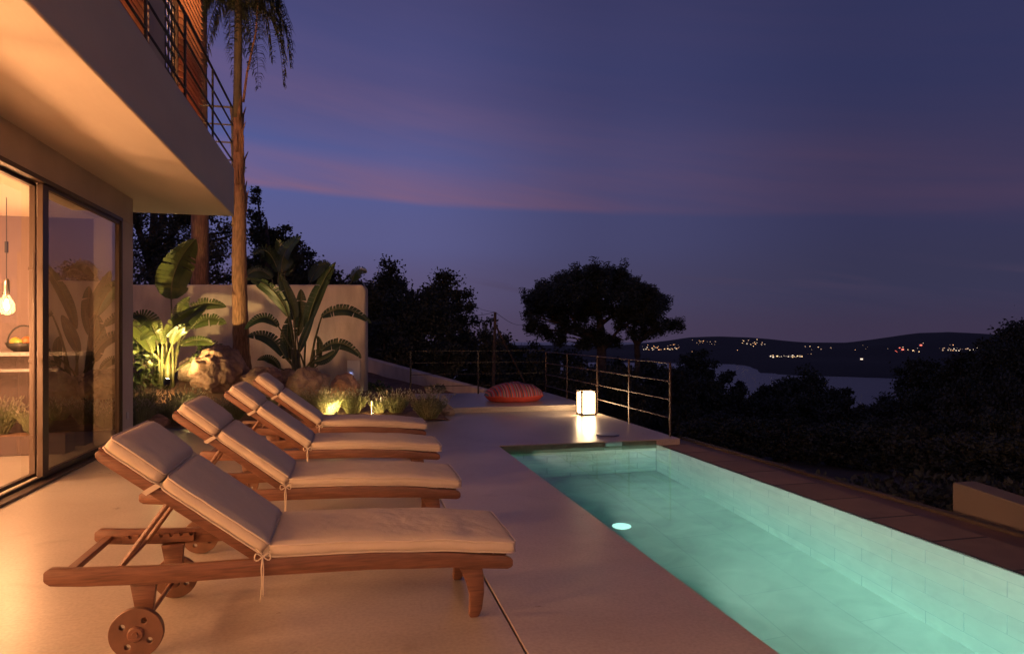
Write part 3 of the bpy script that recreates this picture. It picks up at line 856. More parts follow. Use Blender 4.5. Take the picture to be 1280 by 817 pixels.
BA = math.atan2(.525, .68)       # back-rest angle
def make_lounger():
    t = empty('sun_lounger', (0, 0, 0), 0, 'x', 'sun lounger')
    yr = .302
    xs = [-1.255, -1.25, -1.23, -1.20] + [-1.1 + .1 * k for k in range(18)] + [.74, .77, .79, .798]
    def hh(x):
        h = .0385 if x < .3 else .0385 - .008 * (x - .3) / .5
        e = min(x + 1.258, .801 - x)
        return h * math.sqrt(max(.02, 1 - (1 - min(1, e / .035)) ** 2))
    outl = [(x, rail_z(x) + hh(x)) for x in xs] + [(x, rail_z(x) - hh(x)) for x in reversed(xs)]
    for s in (-1, 1):
        MB().prism(outl, s * yr - .0175, s * yr + .0175, 'y').build('side_rail', M['wood'], t, bevel=.004, auto=35)
    # front legs
    leg = [(.528, .272), (.648, .262), (.658, .2), (.660, .12), (.650, .04), (.634, .004), (.62, 0), (.592, 0), (.584, .012), (.588, .06), (.588, .11), (.572, .17), (.548, .225)]
    for s in (-1, 1):
        MB().prism(leg, s * (yr - .038) - .0185, s * (yr - .038) + .0185, 'y').build('leg', M['wood'], t, bevel=.005, auto=35)
    MB().box((.60, 0, .245), (.028, .56, .06)).build('cross_bar', M['wood'], t, bevel=.004)
    # rear wheel legs
    wl = [(-.935, .31), (-.825, .31), (-.835, .20), (-.85, .09), (-.90, .075), (-.915, .10), (-.915, .20)]
    for s in (-1, 1):
        MB().prism(wl, s * (yr - .037) - .017, s * (yr - .037) + .017, 'y').build('leg', M['wood'], t, bevel=.004, auto=35)
    MB().tube([(-.885, -.36, .1065), (-.885, .36, .1065)], .011, 10).build('axle', M['wood'], t, auto=40)
    wm = wheel_mesh()
    for s in (-1, 1):
        w = bpy.data.objects.new('wheel', wm); COL.objects.link(w); w.parent = t; w.location = (-.885, s * .350, .1095)
        MB().lathe([(.034, -s * .002), (.034, s * .022), (.028, s * .028), (.014, s * .028), (.012, s * .034), (.001, s * .034)], n=20, axis='y').build('hub_cap', M['wood'], w, auto=40)
    # back end bar, notched racks, struts
    MB().box((-1.19, 0, .352), (.042, .57, .026)).build('cross_bar', M['wood'], t, bevel=.004)
    for s in (-1, 1):
        rk = [(-1.12, .352), (-.80, .338)]
        o2 = []
        x = -1.12
        while x < -.80: o2 += [(x, .362), (x + .028, .362), (x + .032, .348), (x + .044, .348)]; x += .048
        outl2 = o2 + [(-.78, .362), (-.78, .315), (-1.12, .325)]
        MB().prism(outl2, s * (yr - .028) - .009, s * (yr - .028) + .009, 'y').build('notched_rack', M['wood'], t, bevel=.001, segs=1)
    ca, sa = math.cos(BA), math.sin(BA)
    hx0, hz0 = -.375, .352
    def B(u, w): return (hx0 - u * ca + w * sa, hz0 + u * sa + w * ca)      # u up the back, w outwards from it
    bl = .865
    for s in (-1, 1):
        ol = [B(-.02, -.02), B(-.02, .018)] + [B(bl - .02, .020), B(bl + .004, .010), B(bl + .008, -.006), B(bl - .004, -.022), B(bl - .03, -.028)]
        MB().prism(ol, s * .266 - .0155, s * .266 + .0155, 'y').build('back_rail', M['wood'], t, bevel=.004, auto=35)
    sl = MB()
    for k in range(11):
        u = .03 + k * .079
        a, b, c, d = B(u, .004), B(u + .058, .004), B(u + .058, .016), B(u, .016)
        sl.prism([a, b, c, d], -.25, .25, 'y')
    sl.build('back_slats', M['wood'], t, bevel=.002, segs=1)
    sl = MB(); x = -.33
    while x < .74:
        z = rail_z(x + .025) + .024
        sl.box((x + .026, 0, z), (.052, .57, .016)); x += .070
    sl.build('seat_slats', M['wood'], t, bevel=.002, segs=1)
    q = B(.50, -.03)
    for s in (-1, 1):
        MB().tube([(q[0], s * .20, q[1]), (-1.00, s * .235, .335)], .0125, 8).build('strut', M['wood'], t)
    MB().tube([(-1.00, -.285, .340), (-1.00, .285, .340)], .011, 8).build('strut_bar', M['wood'], t)
    # cushions
    seatL = 1.17
    def bend_seat(p):
        X = p.x + .235; return Vector((X, p.y, p.z + rail_z(X) + .031 + max(0, (X - .55)) * .02))
    cushion('seat_cushion', seatL, .60, .073, t, 1, bend_seat)
    def backf(u0):
        def f(p):
            u = u0 - p.x; w = p.z + .018
            x, z = B(u, w); return Vector((x, p.y, z))
        return f
    cushion('back_cushion', .545, .60, .078, t, 2, backf(.30), puff=.014)
    cushion('head_cushion', .285, .60, .085, t, 3, backf(.722), puff=.02, nx=20, r=.036)
    # ties: bow with hanging ends at the hinge, strap round the back rail
    for s in (-1, 1):
        y = s * .322
        p0 = Vector((-.372, y, .392))
        mb = MB()
        for sg, w in ((-1, .036), (1, .034)):
            mb.tube([p0 + Vector((sg * w * math.sin(PI * k / 10) * (1 if k < 6 else 1), -s * 0.0, -.030 * math.sin(2 * PI * k / 10) * .6 - .008 * k / 10)) for k in range(11)], .0032, 6)
        mb.tube([p0, p0 + Vector((-.006, s * .012, -.05)), p0 + Vector((-.003, s * .012, -.13)), p0 + Vector((-.010, s * .012, -.205))], .0032, 6)
        mb.tube([p0, p0 + Vector((.004, s * .013, -.06)), p0 + Vector((.002, s * .013, -.14)), p0 + Vector((.003, s * .013, -.18))], .0030, 6)
        mb.tube([p0 + Vector((.03, -s * .02, .02)), p0, p0 + Vector((-.03, -s * .02, .03))], .0034, 6)
        mb.build('tie_cord', M['tie'], t, smooth=True, normals=False)
        a, b, c, d = B(.565, .035), B(.59, .035), B(.615, -.030), B(.59, -.030)
        MB().prism([a, b, c, d], s * .300 - .0035, s * .300 + .0035, 'y').build('strap', M['tie'], t)
    return t

lab = ['wooden sun lounger with beige cushions, nearest to the camera',
       'wooden sun lounger with beige cushions, second from the camera in the row of four',
       'wooden sun lounger with beige cushions, third from the camera in the row of four',
       'wooden sun lounger with beige cushions, farthest from the camera beside the garden bed']
lg = make_lounger()
for i, (x, y, a) in enumerate(((0, 3.600, 0), (-.025, 5.06, .006), (.035, 6.585, -.004), (.075, 8.09, .004))):
    o = lg if i == 0 else copy_tree(lg)
    o.location = (x, y, 0); o.rotation_euler = (0, 0, a)
    jr = random.Random(i)
    if i:
        for ch in o.children:
            if 'cushion' in ch.name:
                ch.rotation_euler = (0, 0, jr.uniform(-.010, .010)); ch.location = (jr.uniform(-.006, .006), jr.uniform(-.008, .008), jr.uniform(0, .004))
    tag(o, lab[i], 'sun lounger', 'wooden sun loungers in a row by the pool')

# ------------------------------------------------------------------ terrace railings, lantern, bean bag
def railing():
    t = empty('terrace_railing', (4.28, 9, 0), 0, 'rusty metal post and rail fence around the terrace beyond the pool', 'railing')
    xr = 4.285
    zs = [1.0, .75, .5, .25]
    mb = MB()
    for z in zs:
        mb.box((xr, (8.55 + 14.55) / 2, z), (.030 if z > .9 else .014, 6.0, .012 if z > .9 else .014))
    mb.build('rail', M['rail'], t, bevel=.003, loc=(-4.28, -9, 0))
    for y in (8.55, 9.95, 11.35, 13.05, 14.55):
        MB().box((xr, y, .50), (.016, .042 if y != 13.05 else .06, 1.0)).build('post', M['rail'], t, bevel=.002, loc=(-4.28, -9, 0))
    mb = MB()
    for z in zs: mb.box(((4.27 + 1.31) / 2, 14.60 + .0, z + .03), (2.96, .012, .014))
    mb.build('rail', M['railk'], t, loc=(-4.28, -9, 0))
    for x in (1.31, 2.77):
        MB().box((x, 14.60, .50), (.035, .014, 1.06)).build('post', M['railk'], t, loc=(-4.28, -9, 0))
railing()

def lantern():
    t = empty('floor_lantern', (4.02, 11.17, 0), R(0), 'glowing white box lantern standing on the terrace by the railing', 'lantern')
    w, hgt = .265, .40
    mb = MB()
    for sx in (-1, 1):
        for sy in (-1, 1): mb.box((sx * (w / 2 - .008), sy * (w / 2 - .008), hgt / 2 + .01), (.034, .034, hgt + .02))
    mb.box((0, 0, .028), (w - .01, w - .01, .02)).box((0, -w / 2 + .008, hgt), (w - .02, .014, .016)).box((0, w / 2 - .008, hgt), (w - .02, .014, .016))
    mb.box((-w / 2 + .008, 0, hgt), (.014, w - .02, .016)).box((w / 2 - .008, 0, hgt), (.014, w - .02, .016))
    mb.build('frame', mat('lantern_frame', (.10, .07, .05), .5), t)
    MB().box((0, 0, hgt / 2 + .012), (w - .026, w - .026, hgt - .03)).build('shade', emis('lantern_shade', (1.0, .66, .34), 26.0), t)
lantern()

def beanbag():
    cx, cy_ = 3.16, 12.92
    t = empty('bean_bag', (cx, cy_, .095), R(4), 'large red striped floor cushion lying at the back of the terrace', 'floor cushion')
    a, b, h = .575, .44, .36
    def P(u, v, top):
        # square-ish cushion with drawn-out corners
        e = 2.6
        rr = (abs(u) ** e + abs(v) ** e) ** (1 / e)
        dome = max(0.0, 1 - rr ** 2.0) ** .62
        n = noise.noise(Vector((u * 2.2, v * 2.2, 4))) * .03
        zseam = .105 + .015 * noise.noise(Vector((u * 3, v * 3, 0))) + .03 * max(0, abs(u * v)) 
        if top: z = zseam + (h - .10 + n) * dome
        else: z = max(0.0, zseam - (.14) * max(0, 1 - rr ** 5) ** .8)
        return (u * a * (1 - .10 * (1 - abs(v)) * 0), v * b, z)
    def disc(u, v):  # square to rounded square
        return u * math.sqrt(max(0, 1 - v * v * .30)), v * math.sqrt(max(0, 1 - u * u * .30))
    n = 40
    for top, nm, m in ((True, 'striped_cover', None), (False, 'red_base', mat('red_canvas', (.45, .050, .035), .85, noise_amt=.15, nscale=6, bump=.5, bscale=12))):
        mb = MB()
        for i in range(n + 1):
            for j in range(n + 1):
                u, v = i / n * 2 - 1, j / n * 2 - 1
                u2, v2 = disc(u, v)
                # keep seam at the boundary
                k = max(abs(u), abs(v))
                e = 2.6
                rr = (abs(u2) ** e + abs(v2) ** e) ** (1 / e)
                if rr > 1e-6: s = k / rr; uu, vv = u2 * s, v2 * s
                else: uu, vv = 0, 0
                mb.v.append(P(uu, vv, top))
        for i in range(n):
            for j in range(n):
                q = i * (n + 1) + j; mb.f.append((q, q + n + 1, q + n + 2, q + 1))
        if m is None:
            m = bpy.data.materials.new('striped_canvas'); m.use_nodes = True
            N, L = m.node_tree.nodes, m.node_tree.links; p = N['Principled BSDF']; p.inputs['Roughness'].default_value = .85
            tc = N.new('ShaderNodeTexCoord'); sp = N.new('ShaderNodeSeparateXYZ'); L.new(tc.outputs['Object'], sp.inputs[0])
            mu = N.new('ShaderNodeMath'); mu.operation = 'MULTIPLY'; mu.inputs[1].default_value = 4.2; L.new(sp.outputs[0], mu.inputs[0])
            ad = N.new('ShaderNodeMath'); ad.operation = 'ADD'; ad.inputs[1].default_value = 10; L.new(mu.outputs[0], ad.inputs[0])
            fr = N.new('ShaderNodeMath'); fr.operation = 'FRACT'; L.new(ad.outputs[0], fr.inputs[0])
            cr = N.new('ShaderNodeValToRGB'); cr.color_ramp.interpolation = 'CONSTANT'; L.new(fr.outputs[0], cr.inputs[0])
            st = [(0, (.30, .03, .025)), (.16, (.05, .05, .09)), (.26, (.45, .10, .04)), (.36, (.16, .12, .22)), (.46, (.34, .03, .04)), (.60, (.06, .12, .14)), (.68, (.40, .14, .11)), (.76, (.09, .04, .06)), (.86, (.38, .05, .09)), (.94, (.20, .22, .28))]
            while len(cr.color_ramp.elements) < len(st): cr.color_ramp.elements.new(.5)
            for e_, (q, c) in zip(cr.color_ramp.elements, st): e_.position = q; e_.color = (*c, 1)
            L.new(cr.outputs[0], p.inputs['Base Color'])
        mb.build(nm, m, t, smooth=True)
beanbag()

# ------------------------------------------------------------------ garden bed
WA, WB = Vector((.38, 15.02)), Vector((-5.8, 16.55))        # line of the garden wall
def bed_z(x, y):
    t = smooth(11.1, 13.6, y); lf = 1 - smooth(-3.4, .6, x)
    z = .015 + t * (.10 + .34 * lf) + .22 * smooth(13.2, 14.6, y) * (.2 + .8 * lf)
    return z + .03 * noise.noise(Vector((x * 1.5, y * 1.5, 0))) * smooth(10.95, 11.3, y)
def bed():
    mb = MB(); nx, ny = 70, 60
    for i in range(nx + 1):
        for j in range(ny + 1):
            x = -6.8 + 8.55 * i / nx; y = 10.955 + 5.6 * j / ny
            if x > 1.60: x = min(x, 1.60 if y < 11.95 else 1.74)
            mb.v.append((x, y, bed_z(x, y) - (.30 * smooth(0.45, 1.3, x) * smooth(13.4, 15, y))))
    for i in range(nx):
        for j in range(ny):
            q = i * (ny + 1) + j; mb.f.append((q, q + ny + 1, q + ny + 2, q + 1))
    o = mb.build('planting_bed', M['soil'], smooth=True); tag(o, kind='structure')
bed()

def garden_wall():
    d = (WB - WA); Lw = d.length; d.normalize(); nrm = Vector((-d.y, d.x))
    if nrm.y < 0: nrm = -nrm
    H = 2.46; r = .13
    ol = [(0, -.8), (0, H - r)] + [(r - r * math.cos(a), H - r + r * math.sin(a)) for a in [PI / 2 * k / 6 for k in range(1, 7)]] + [(Lw, H), (Lw, -.8)]
    mb = MB(); th = .30
    n = len(ol)
    for off in (0, th):
        for (u, z) in ol:
            p = WA + d * u + nrm * off; mb.v.append((p.x, p.y, z))
    mb.f.append(tuple(range(n))); mb.f.append(tuple(n + k for k in reversed(range(n))))
    for k in range(n):
        j = (k + 1) % n; mb.f.append((k, n + k, n + j, j))
    o = mb.build('garden_wall', M['plaster_wall'], bevel=.05, segs=4, auto=40)
    tag(o, 'cream plastered garden wall with a rounded end behind the planting bed', 'wall')
    # meter box with a small blue light
    c = WA + d * .24 - nrm * .035
    t = empty('meter_box', (c.x, c.y, .62), math.atan2(d.y, d.x), 'small pale electrical box with a blue indicator light on the garden wall', 'electrical box')
    MB().box((0, 0, .0), (.27, .065, .42)).build('housing', M['white'], t, bevel=.006)
    MB().box((.06, .040, -.09), (.036, .012, .036)).build('indicator', emis('blue_led', (.35, .45, 1.0), 14), t)
garden_wall()

def boulder(px, py, Y, w, h, m, label, seed):
    p = atY(px, py, Y)
    z0 = bed_z(p.x, p.y) - .06
    bm = bmesh.new(); bmesh.ops.create_icosphere(bm, subdivisions=6, radius=1)
    for v in bm.verts:
        c = v.co.copy()
        n = noise.fractal(c * 1.1 + Vector((seed, 0, 0)), 1, 2, 4) * .20 + abs(noise.noise(c * 1.9 + Vector((0, seed, 0)))) * .14
        n += noise.fractal(c * 5 + Vector((seed, 3, 0)), .8, 2, 5) * .045 - abs(noise.noise(c * 3.1 + Vector((seed, 0, 5)))) * .06
        f = Vector((round(c.x * 2) / 2, round(c.y * 2) / 2, round(c.z * 2) / 2)) * .12
        v.co = c * (.86 + n) + f
        v.co.x *= w / 2; v.co.y *= w / 2 * .8; v.co.z *= h / 2
        if v.co.z < -h * .42: v.co.z = -h * .42
    me = bpy.data.meshes.new('boulder'); bm.to_mesh(me); bm.free()
    for q in me.polygons: q.use_smooth = True
    me.materials.append(m)
    o = bpy.data.objects.new('boulder', me); COL.objects.link(o); o.location = (p.x, p.y, z0 + h * .42); o.rotation_euler = (0, 0, seed)
    tag(o, label, 'boulder', 'boulders in the planting bed')
boulder(276, 490, 13.4, 1.08, .92, M['rock'], 'largest reddish boulder, left of the palm trunk foot', 1)
boulder(330, 488, 13.3, .92, .62, M['rock'], 'rounded reddish boulder just right of the palm trunk, behind the farthest lounger', 2.2)
boulder(384, 485, 13.2, .78, .70, M['rock2'], 'pointed tan boulder below the right banana plant', 3.1)
boulder(366, 483, 13.9, .62, .50, M['rock2'], 'small boulder tucked behind the pointed tan one', 6.1)
boulder(431, 484, 13.6, .66, .58, M['rock'], 'dull red boulder under the electrical box', 4.4)
boulder(240, 480, 13.9, .62, .48, M['rock2'], 'tan boulder directly right of the bright spotlight', 5.2)
boulder(196, 528, 11.25, .40, .24, M['rock'], 'low flat stone at the bed edge beside the house corner', 7.3)
boulder(556, 520, 11.7, .36, .22, M['rock2'], 'pale stone beside the platform corner and the last lavender', 8.8)
boulder(183, 474, 13.6, .5, .30, M['rock2'], 'small pale rock behind the spotlight near the house', 9.9)

# broad leaves (banana / strelitzia)
def blade(mb, st, base, ctrl, tip, width, tears=.35, fold=.35, seed=0, petiole=None, nseg=16):
    rnd = random.Random(seed); face = rnd.uniform(-.7, .7)
    def bz(t): return base * (1 - t) ** 2 + ctrl * 2 * t * (1 - t) + tip * t * t
    pts = [bz(k / (nseg * 1.0)) for k in range(nseg + 1)]
    L_ = (tip - base).length
    for side in (-1, 1):
        for k in range(nseg):
            t0, t1 = k / nseg, (k + 1) / nseg
            a, b = pts[k], pts[k + 1]
            tg = (b - a).normalized()
            sd = tg.cross(Vector((0, 0, 1)))
            if sd.length < .15: sd = tg.cross(Vector((0.3, 1, 0)))
            # face the leaf roughly so that its breadth shows from the terrace
            vw = Vector((face, -1, .25)).normalized()
            s2 = tg.cross(vw); s2 = s2.normalized() if s2.length > .1 else sd.normalized()
            sd = sd.normalized()
            if sd.dot(s2) < 0: sd = -sd
            sd = (sd * .22 + s2 * .9).normalized()
            up = sd.cross(tg).normalized()
            if up.z < 0: up = -up
            gap0 = rnd.random() < tears * .6
            def w(t): return width * (math.sin(PI * min(1, t * .97 + .03)) ** .55) * (1 - .35 * t)
            w0, w1 = w(t0 + .001), w(min(.999, t1))
            dr = rnd.uniform(-.10, .18) if gap0 else 0
            lag = .12 * width
            def edge(p, ww, tt):
                return p + sd * side * ww + up * (ww * fold * .6) - Vector((0, 0, ww * (.25 + dr) * (1.0))) + tg * (lag + dr * .1)
            e0, e1 = edge(a, w0, t0), edge(b, w1, t1)
            if gap0:
                sh = rnd.uniform(.12, .45); e1 = e1.lerp(e0, sh); e1 = e1 - tg * 0.01
            m0 = a.lerp(e0, .5) + up * w0 * .08; m1 = b.lerp(e1, .5) + up * w1 * .08
            mb.quad(a, b, m1, m0); mb.quad(m0, m1, e1, e0)
    st.tube(pts, [.012 * (1 - .8 * k / nseg) + .002 for k in range(nseg + 1)], 5)
    if petiole is not None:
        q0, q1 = petiole
        pp = [q0 * (1 - t) ** 2 + q1 * 2 * t * (1 - t) + base * t * t for t in [k / 8 for k in range(9)]]
        st.tube(pp, [.028 - .014 * k / 8 for k in range(9)], 6)

def banana(name, root, leaves, label, mleaf, cat='banana plant', stems=3, seed=1, z_off=0):
    t = empty(name, root, 0, label, cat)
    lf, st = MB(), MB(); rv = Vector(root)
    for i, (b, c, e, w, tr) in enumerate(leaves):
        b, c, e = Vector(b) - rv, Vector(c) - rv, Vector(e) - rv
        q0 = Vector((random.uniform(-.12, .12), random.uniform(-.12, .12), 0))
        q1 = Vector((q0.x + (b.x - q0.x) * .25, q0.y + (b.y - q0.y) * .25, b.z * .6))
        blade(lf, st, b, c, e, w, tr, seed=seed * 31 + i, petiole=(q0, q1))
    rnd = random.Random(seed)
    for k in range(stems):
        x, y = rnd.uniform(-.16, .16), rnd.uniform(-.12, .12)
        st.tube([(x, y, -.05), (x * 1.1, y, .35), (x * 1.4, y, .8)], [.065, .05, .028], 8)
    lf.build('leaves', mleaf, t, normals=False, smooth=False)
    st.build('stems', M['stem'], t, smooth=True)
    return t

Yb = 13.9
def A(px, py, Y=Yb): return atY(px, py, Y)
r1 = A(208, 468, 13.3); r1 = Vector((r1.x, 13.3, bed_z(r1.x, 13.3)))
banana('banana_plant', r1, [
    (A(214, 374, 13.4), A(212, 335, 13.5), A(243, 300, 13.2), .36, .16),
    (A(207, 420, 13.0), A(225, 398, 12.9), A(258, 382, 12.9), .22, .06),
    (A(196, 425, 12.9), A(190, 385, 12.8), A(166, 395, 12.8), .20, .2),
    (A(190, 440, 12.8), A(180, 410, 12.7), A(152, 398, 12.7), .17, .3),
    (A(203, 430, 12.7), A(196, 400, 12.6), A(176, 425, 12.4), .17, .1),
    (A(235, 392, 13.7), A(250, 370, 13.7), A(282, 383, 13.7), .17, .5),
    (A(238, 410, 13.8), A(262, 388, 13.8), A(282, 405, 13.8), .16, .6),
    (A(225, 432, 13.6), A(245, 418, 13.7), A(268, 430, 13.7), .13, .3),
    (A(228, 405, 13.9), A(222, 385, 13.9), A(236, 372, 13.9), .17, .2),
    (A(188, 432, 13.4), A(175, 420, 13.4), A(150, 440, 13.2), .16, .3),
    (A(215, 430, 12.8), A(222, 405, 12.7), A(240, 408, 12.6), .12, .2),
    (A(236, 452, 13.5), A(256, 440, 13.5), A(284, 456, 13.5), .11, .2),
], 'tall broad-leaved banana plant lit yellow-green by the garden spotlight', M['banana'], seed=3, stems=5)
r2 = A(378, 474, 14.0); r2 = Vector((r2.x, 14.0, bed_z(r2.x, 14.0)))
banana('banana_plant', r2, [
    (A(383, 412, 14.0), A(392, 365, 14.0), A(419, 328, 13.8), .17, .15),
    (A(360, 395, 14.0), A(345, 352, 14.0), A(308, 348, 13.8), .16, .25),
    (A(368, 400, 14.1), A(362, 375, 14.2), A(350, 343, 14.2), .18, .3),
    (A(348, 408, 13.9), A(330, 382, 13.9), A(306, 412, 13.7), .13, .35),
    (A(357, 448, 13.7), A(340, 410, 13.7), A(310, 420, 13.6), .17, .15),
    (A(402, 396, 13.8), A(430, 372, 13.7), A(464, 404, 13.6), .15, .45),
    (A(402, 438, 13.7), A(425, 415, 13.6), A(452, 447, 13.5), .14, .45),
    (A(398, 455, 13.9), A(402, 425, 13.9), A(396, 420, 13.9), .09, .1),
    (A(362, 450, 14.0), A(356, 420, 14.1), A(362, 395, 14.1), .16, .1),
    (A(392, 452, 13.6), A(410, 450, 13.6), A(424, 434, 13.5), .12, .1),
    (A(371, 420, 14.2), A(378, 380, 14.3), A(376, 362, 14.3), .15, .3),
    (A(374, 440, 13.8), A(384, 410, 13.8), A(392, 396, 13.8), .13, .1),
    (A(350, 460, 13.8), A(338, 440, 13.8), A(322, 450, 13.7), .10, .1),
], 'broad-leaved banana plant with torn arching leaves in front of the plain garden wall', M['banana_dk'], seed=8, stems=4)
r3 = atY(352, 420, 17.5); r3.z = .2
banana('banana_plant', r3, [
    (atY(352, 340, 17.5), atY(350, 310, 17.5), atY(376, 296, 17.2), .30, .2),
    (atY(348, 340, 17.6), atY(335, 300, 17.6), atY(318, 318, 17.4), .26, .3),
    (atY(356, 345, 17.6), atY(358, 318, 17.6), atY(346, 300, 17.6), .28, .2),
    (atY(388, 352, 17.5), atY(400, 325, 17.6), atY(412, 330, 17.6), .24, .3),
    (atY(340, 348, 17.5), atY(325, 330, 17.6), atY(308, 345, 17.6), .24, .3),
    (atY(440, 352, 17.8), atY(446, 330, 17.6), atY(458, 340, 17.6), .18, .3),
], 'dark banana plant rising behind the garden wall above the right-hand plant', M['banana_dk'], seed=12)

# leafy bush at the foot of the lit plant
def bush(px, py, Y, w, h, n, ls, m, label, name='leafy_bush', cat='bush', seed=0, root_z=None, group=None):
    rnd = random.Random(seed); p = atY(px, py, Y); z0 = bed_z(p.x, p.y) if root_z is None else root_z
    t = empty(name, (p.x, p.y, z0), 0, label, cat, group)
    mb, st = MB(), MB()
    for k in range(n):
        a = rnd.uniform(0, 2 * PI); c = rnd.random() ** .5; e = rnd.uniform(0, 1)
        q = Vector((math.cos(a) * c * w / 2 * math.sqrt(1 - (e - .45) ** 2), math.sin(a) * c * w / 2 * .8, h * e * (1 - .25 * c)))
        dv = Vector((rnd.uniform(-1, 1), rnd.uniform(-1, 1), rnd.uniform(-.2, 1))).normalized() * ls * rnd.uniform(.7, 1.3)
        s = dv.orthogonal().normalized(); s.rotate(Matrix.Rotation(rnd.uniform(0, 6.28), 3, dv.normalized())); s *= ls * .28
        mb.quad(q, q + dv * .5 + s, q + dv, q + dv * .5 - s)
    for k in range(9):
        a = rnd.uniform(0, 6.28); st.tube([(0, 0, -.03), (math.cos(a) * w * .12, math.sin(a) * w * .12, h * .4), (math.cos(a) * w * .3, math.sin(a) * w * .3, h * .85)], [.012, .008, .004], 5)
    mb.build('foliage', m, t, normals=False); st.build('stems', M['bark'], t)
bush(176, 455, 13.2, .75, .95, 520, .11, M['bush'], 'lit small-leaved bush beside the villa corner, left of the spotlight', seed=1)
bush(260, 452, 14.1, .5, .8, 300, .09, M['bush'], 'dark small-leaved bush behind the spotlight plant against the wall', seed=2)
bush(322, 470, 14.2, .7, .22, 260, .10, M['bush'], 'low dark ground bush right of the palm foot', seed=5)

# lavender
pl = empty('indoor_planter', (-4.15, 9.12, 0), 0, 'low dark planter trough inside the villa at the foot of the counter', 'planter')  # added trough, stands in for greenery reflected in the left door pane
MB().box((0, 0, .11), (1.9, .30, .22)).build('trough', M['counter_base'], pl, bevel=.006)
MB().box((0, 0, .218), (1.84, .24, .02)).build('soil', M['soil'], pl)
def lavender_mesh(seed, n=340, w=.46, h=.34):
    rnd = random.Random(seed); g, f = MB(), MB()
    for k in range(n):
        a = rnd.uniform(0, 2 * PI); c = rnd.random() ** .6
        b = Vector((math.cos(a) * c * w * .22, math.sin(a) * c * w * .22, 0))
        lean = c * .75
        hh = h * rnd.uniform(.55, 1.0) * (1 - .25 * c)
        tip = b + Vector((math.cos(a) * lean * hh + rnd.uniform(-.03, .03), math.sin(a) * lean * hh + rnd.uniform(-.03, .03), hh))
        mid = b.lerp(tip, .55) + Vector((0, 0, hh * .08))
        s = Vector((rnd.uniform(-1, 1), rnd.uniform(-1, 1), 0)).normalized() * .0035
        g.quad(b - s, b + s, mid + s, mid - s); g.quad(mid - s, mid + s, tip + s * .5, tip - s * .5)
        for q in range(5):      # small side leaves
            t = rnd.uniform(.25, .95); p = b.lerp(tip, t)
            d = Vector((rnd.uniform(-1, 1), rnd.uniform(-1, 1), rnd.uniform(.2, 1.2))).normalized() * .045
            s2 = d.orthogonal().normalized() * .005
            g.quad(p, p + d * .5 + s2, p + d, p + d * .5 - s2)
        if rnd.random() < .30:
            u = (tip - mid).normalized(); e = tip + u * rnd.uniform(.05, .13); s3 = u.orthogonal().normalized() * .0085
            s4 = u.cross(s3)
            g.quad(tip - s * .4, tip + s * .4, e + s * .4, e - s * .4)
            e2 = e + u * rnd.uniform(.02, .045)
            f.quad(e - s3, e2 - s3 * .6, e2 + s3 * .6, e + s3); f.quad(e - s4, e2 - s4 * .6, e2 + s4 * .6, e + s4)
    return g, f
LV = []
for s in (1, 2, 3):
    t = empty('lavender', (0, 0, -50), 0, 'x', 'lavender')
    g, f = lavender_mesh(s); ng = len(g.f); b = len(g.v); g.v += f.v; g.f += [tuple(i + b for i in q) for q in f.f]
    o = g.build('foliage', M['lav'], t, normals=False); o.data.materials.append(M['lavf'])
    for q in o.data.polygons[ng:]: q.material_index = 1
    LV.append(t)
lavs = [(176, 530, 11.25, 1.05, 'dark lavender clump at the bed edge touching the villa corner'),
        (213, 520, 11.5, 1.0, 'lavender clump in front of the spotlight at the bed edge'),
        (230, 512, 12.0, 1.1, 'brightly lit lavender clump right beside the spotlight'),
        (178, 508, 12.0, 1.1, 'shaded lavender clump behind the flat stone'),
        (258, 525, 11.4, 1.0, 'dark lavender clump behind the head of the second lounger'),
        (292, 520, 11.6, 1.0, 'lavender clump in front of the largest boulder'),
        (250, 528, 11.15, .8, 'small low lavender clump nearest the deck by the second lounger head'),
        (334, 515, 11.9, .9, 'lavender clump behind the farthest lounger head'),
        (384, 512, 12.1, 1.0, 'lavender clump left of the brightly lit yellow one'),
        (408, 515, 11.8, 1.25, 'brightly lit yellow lavender clump behind the farthest lounger seat'),
        (441, 515, 11.9, 1.05, 'rounded green lavender clump right of the lit yellow one'),
        (474, 514, 11.9, .75, 'small lit lavender clump beside the thin stake lights'),
        (495, 513, 12.0, 1.05, 'dark green lavender clump between the stake lights and the platform'),
        (536, 524, 11.15, 1.25, 'last lavender clump, spreading over the deck corner beside the platform')]
for i, (px, py, Y, s, l) in enumerate(lavs):
    o = LV[i] if i < 3 else copy_tree(LV[i % 3])
    p = atY(px, py, Y); o.location = (p.x, Y, bed_z(p.x, Y)); o.rotation_euler = (0, 0, i * 1.7); o.scale = (s, s, s)
    tag(o, l, 'lavender', 'lavender clumps along the planting bed')

for i, (x, s_) in enumerate(((-3.55, .95), (-3.95, 1.15), (-4.35, 1.0), (-4.8, 1.05))):
    o = copy_tree(LV[i % 3]); o.name = 'indoor_plant'; o.location = (x, 9.12, .22); o.scale = (s_ * .9, s_ * .6, s_); o.rotation_euler = (0, 0, i)  # added plants that take the place of reflected garden greenery
    tag(o, ['bushy green plant at the right end of the indoor planter', 'tallest bushy plant in the indoor planter, second from its right end', 'bushy plant third from the right end of the indoor planter', 'bushy plant at the left end of the indoor planter'][i], 'plant', 'plants in the indoor planter')
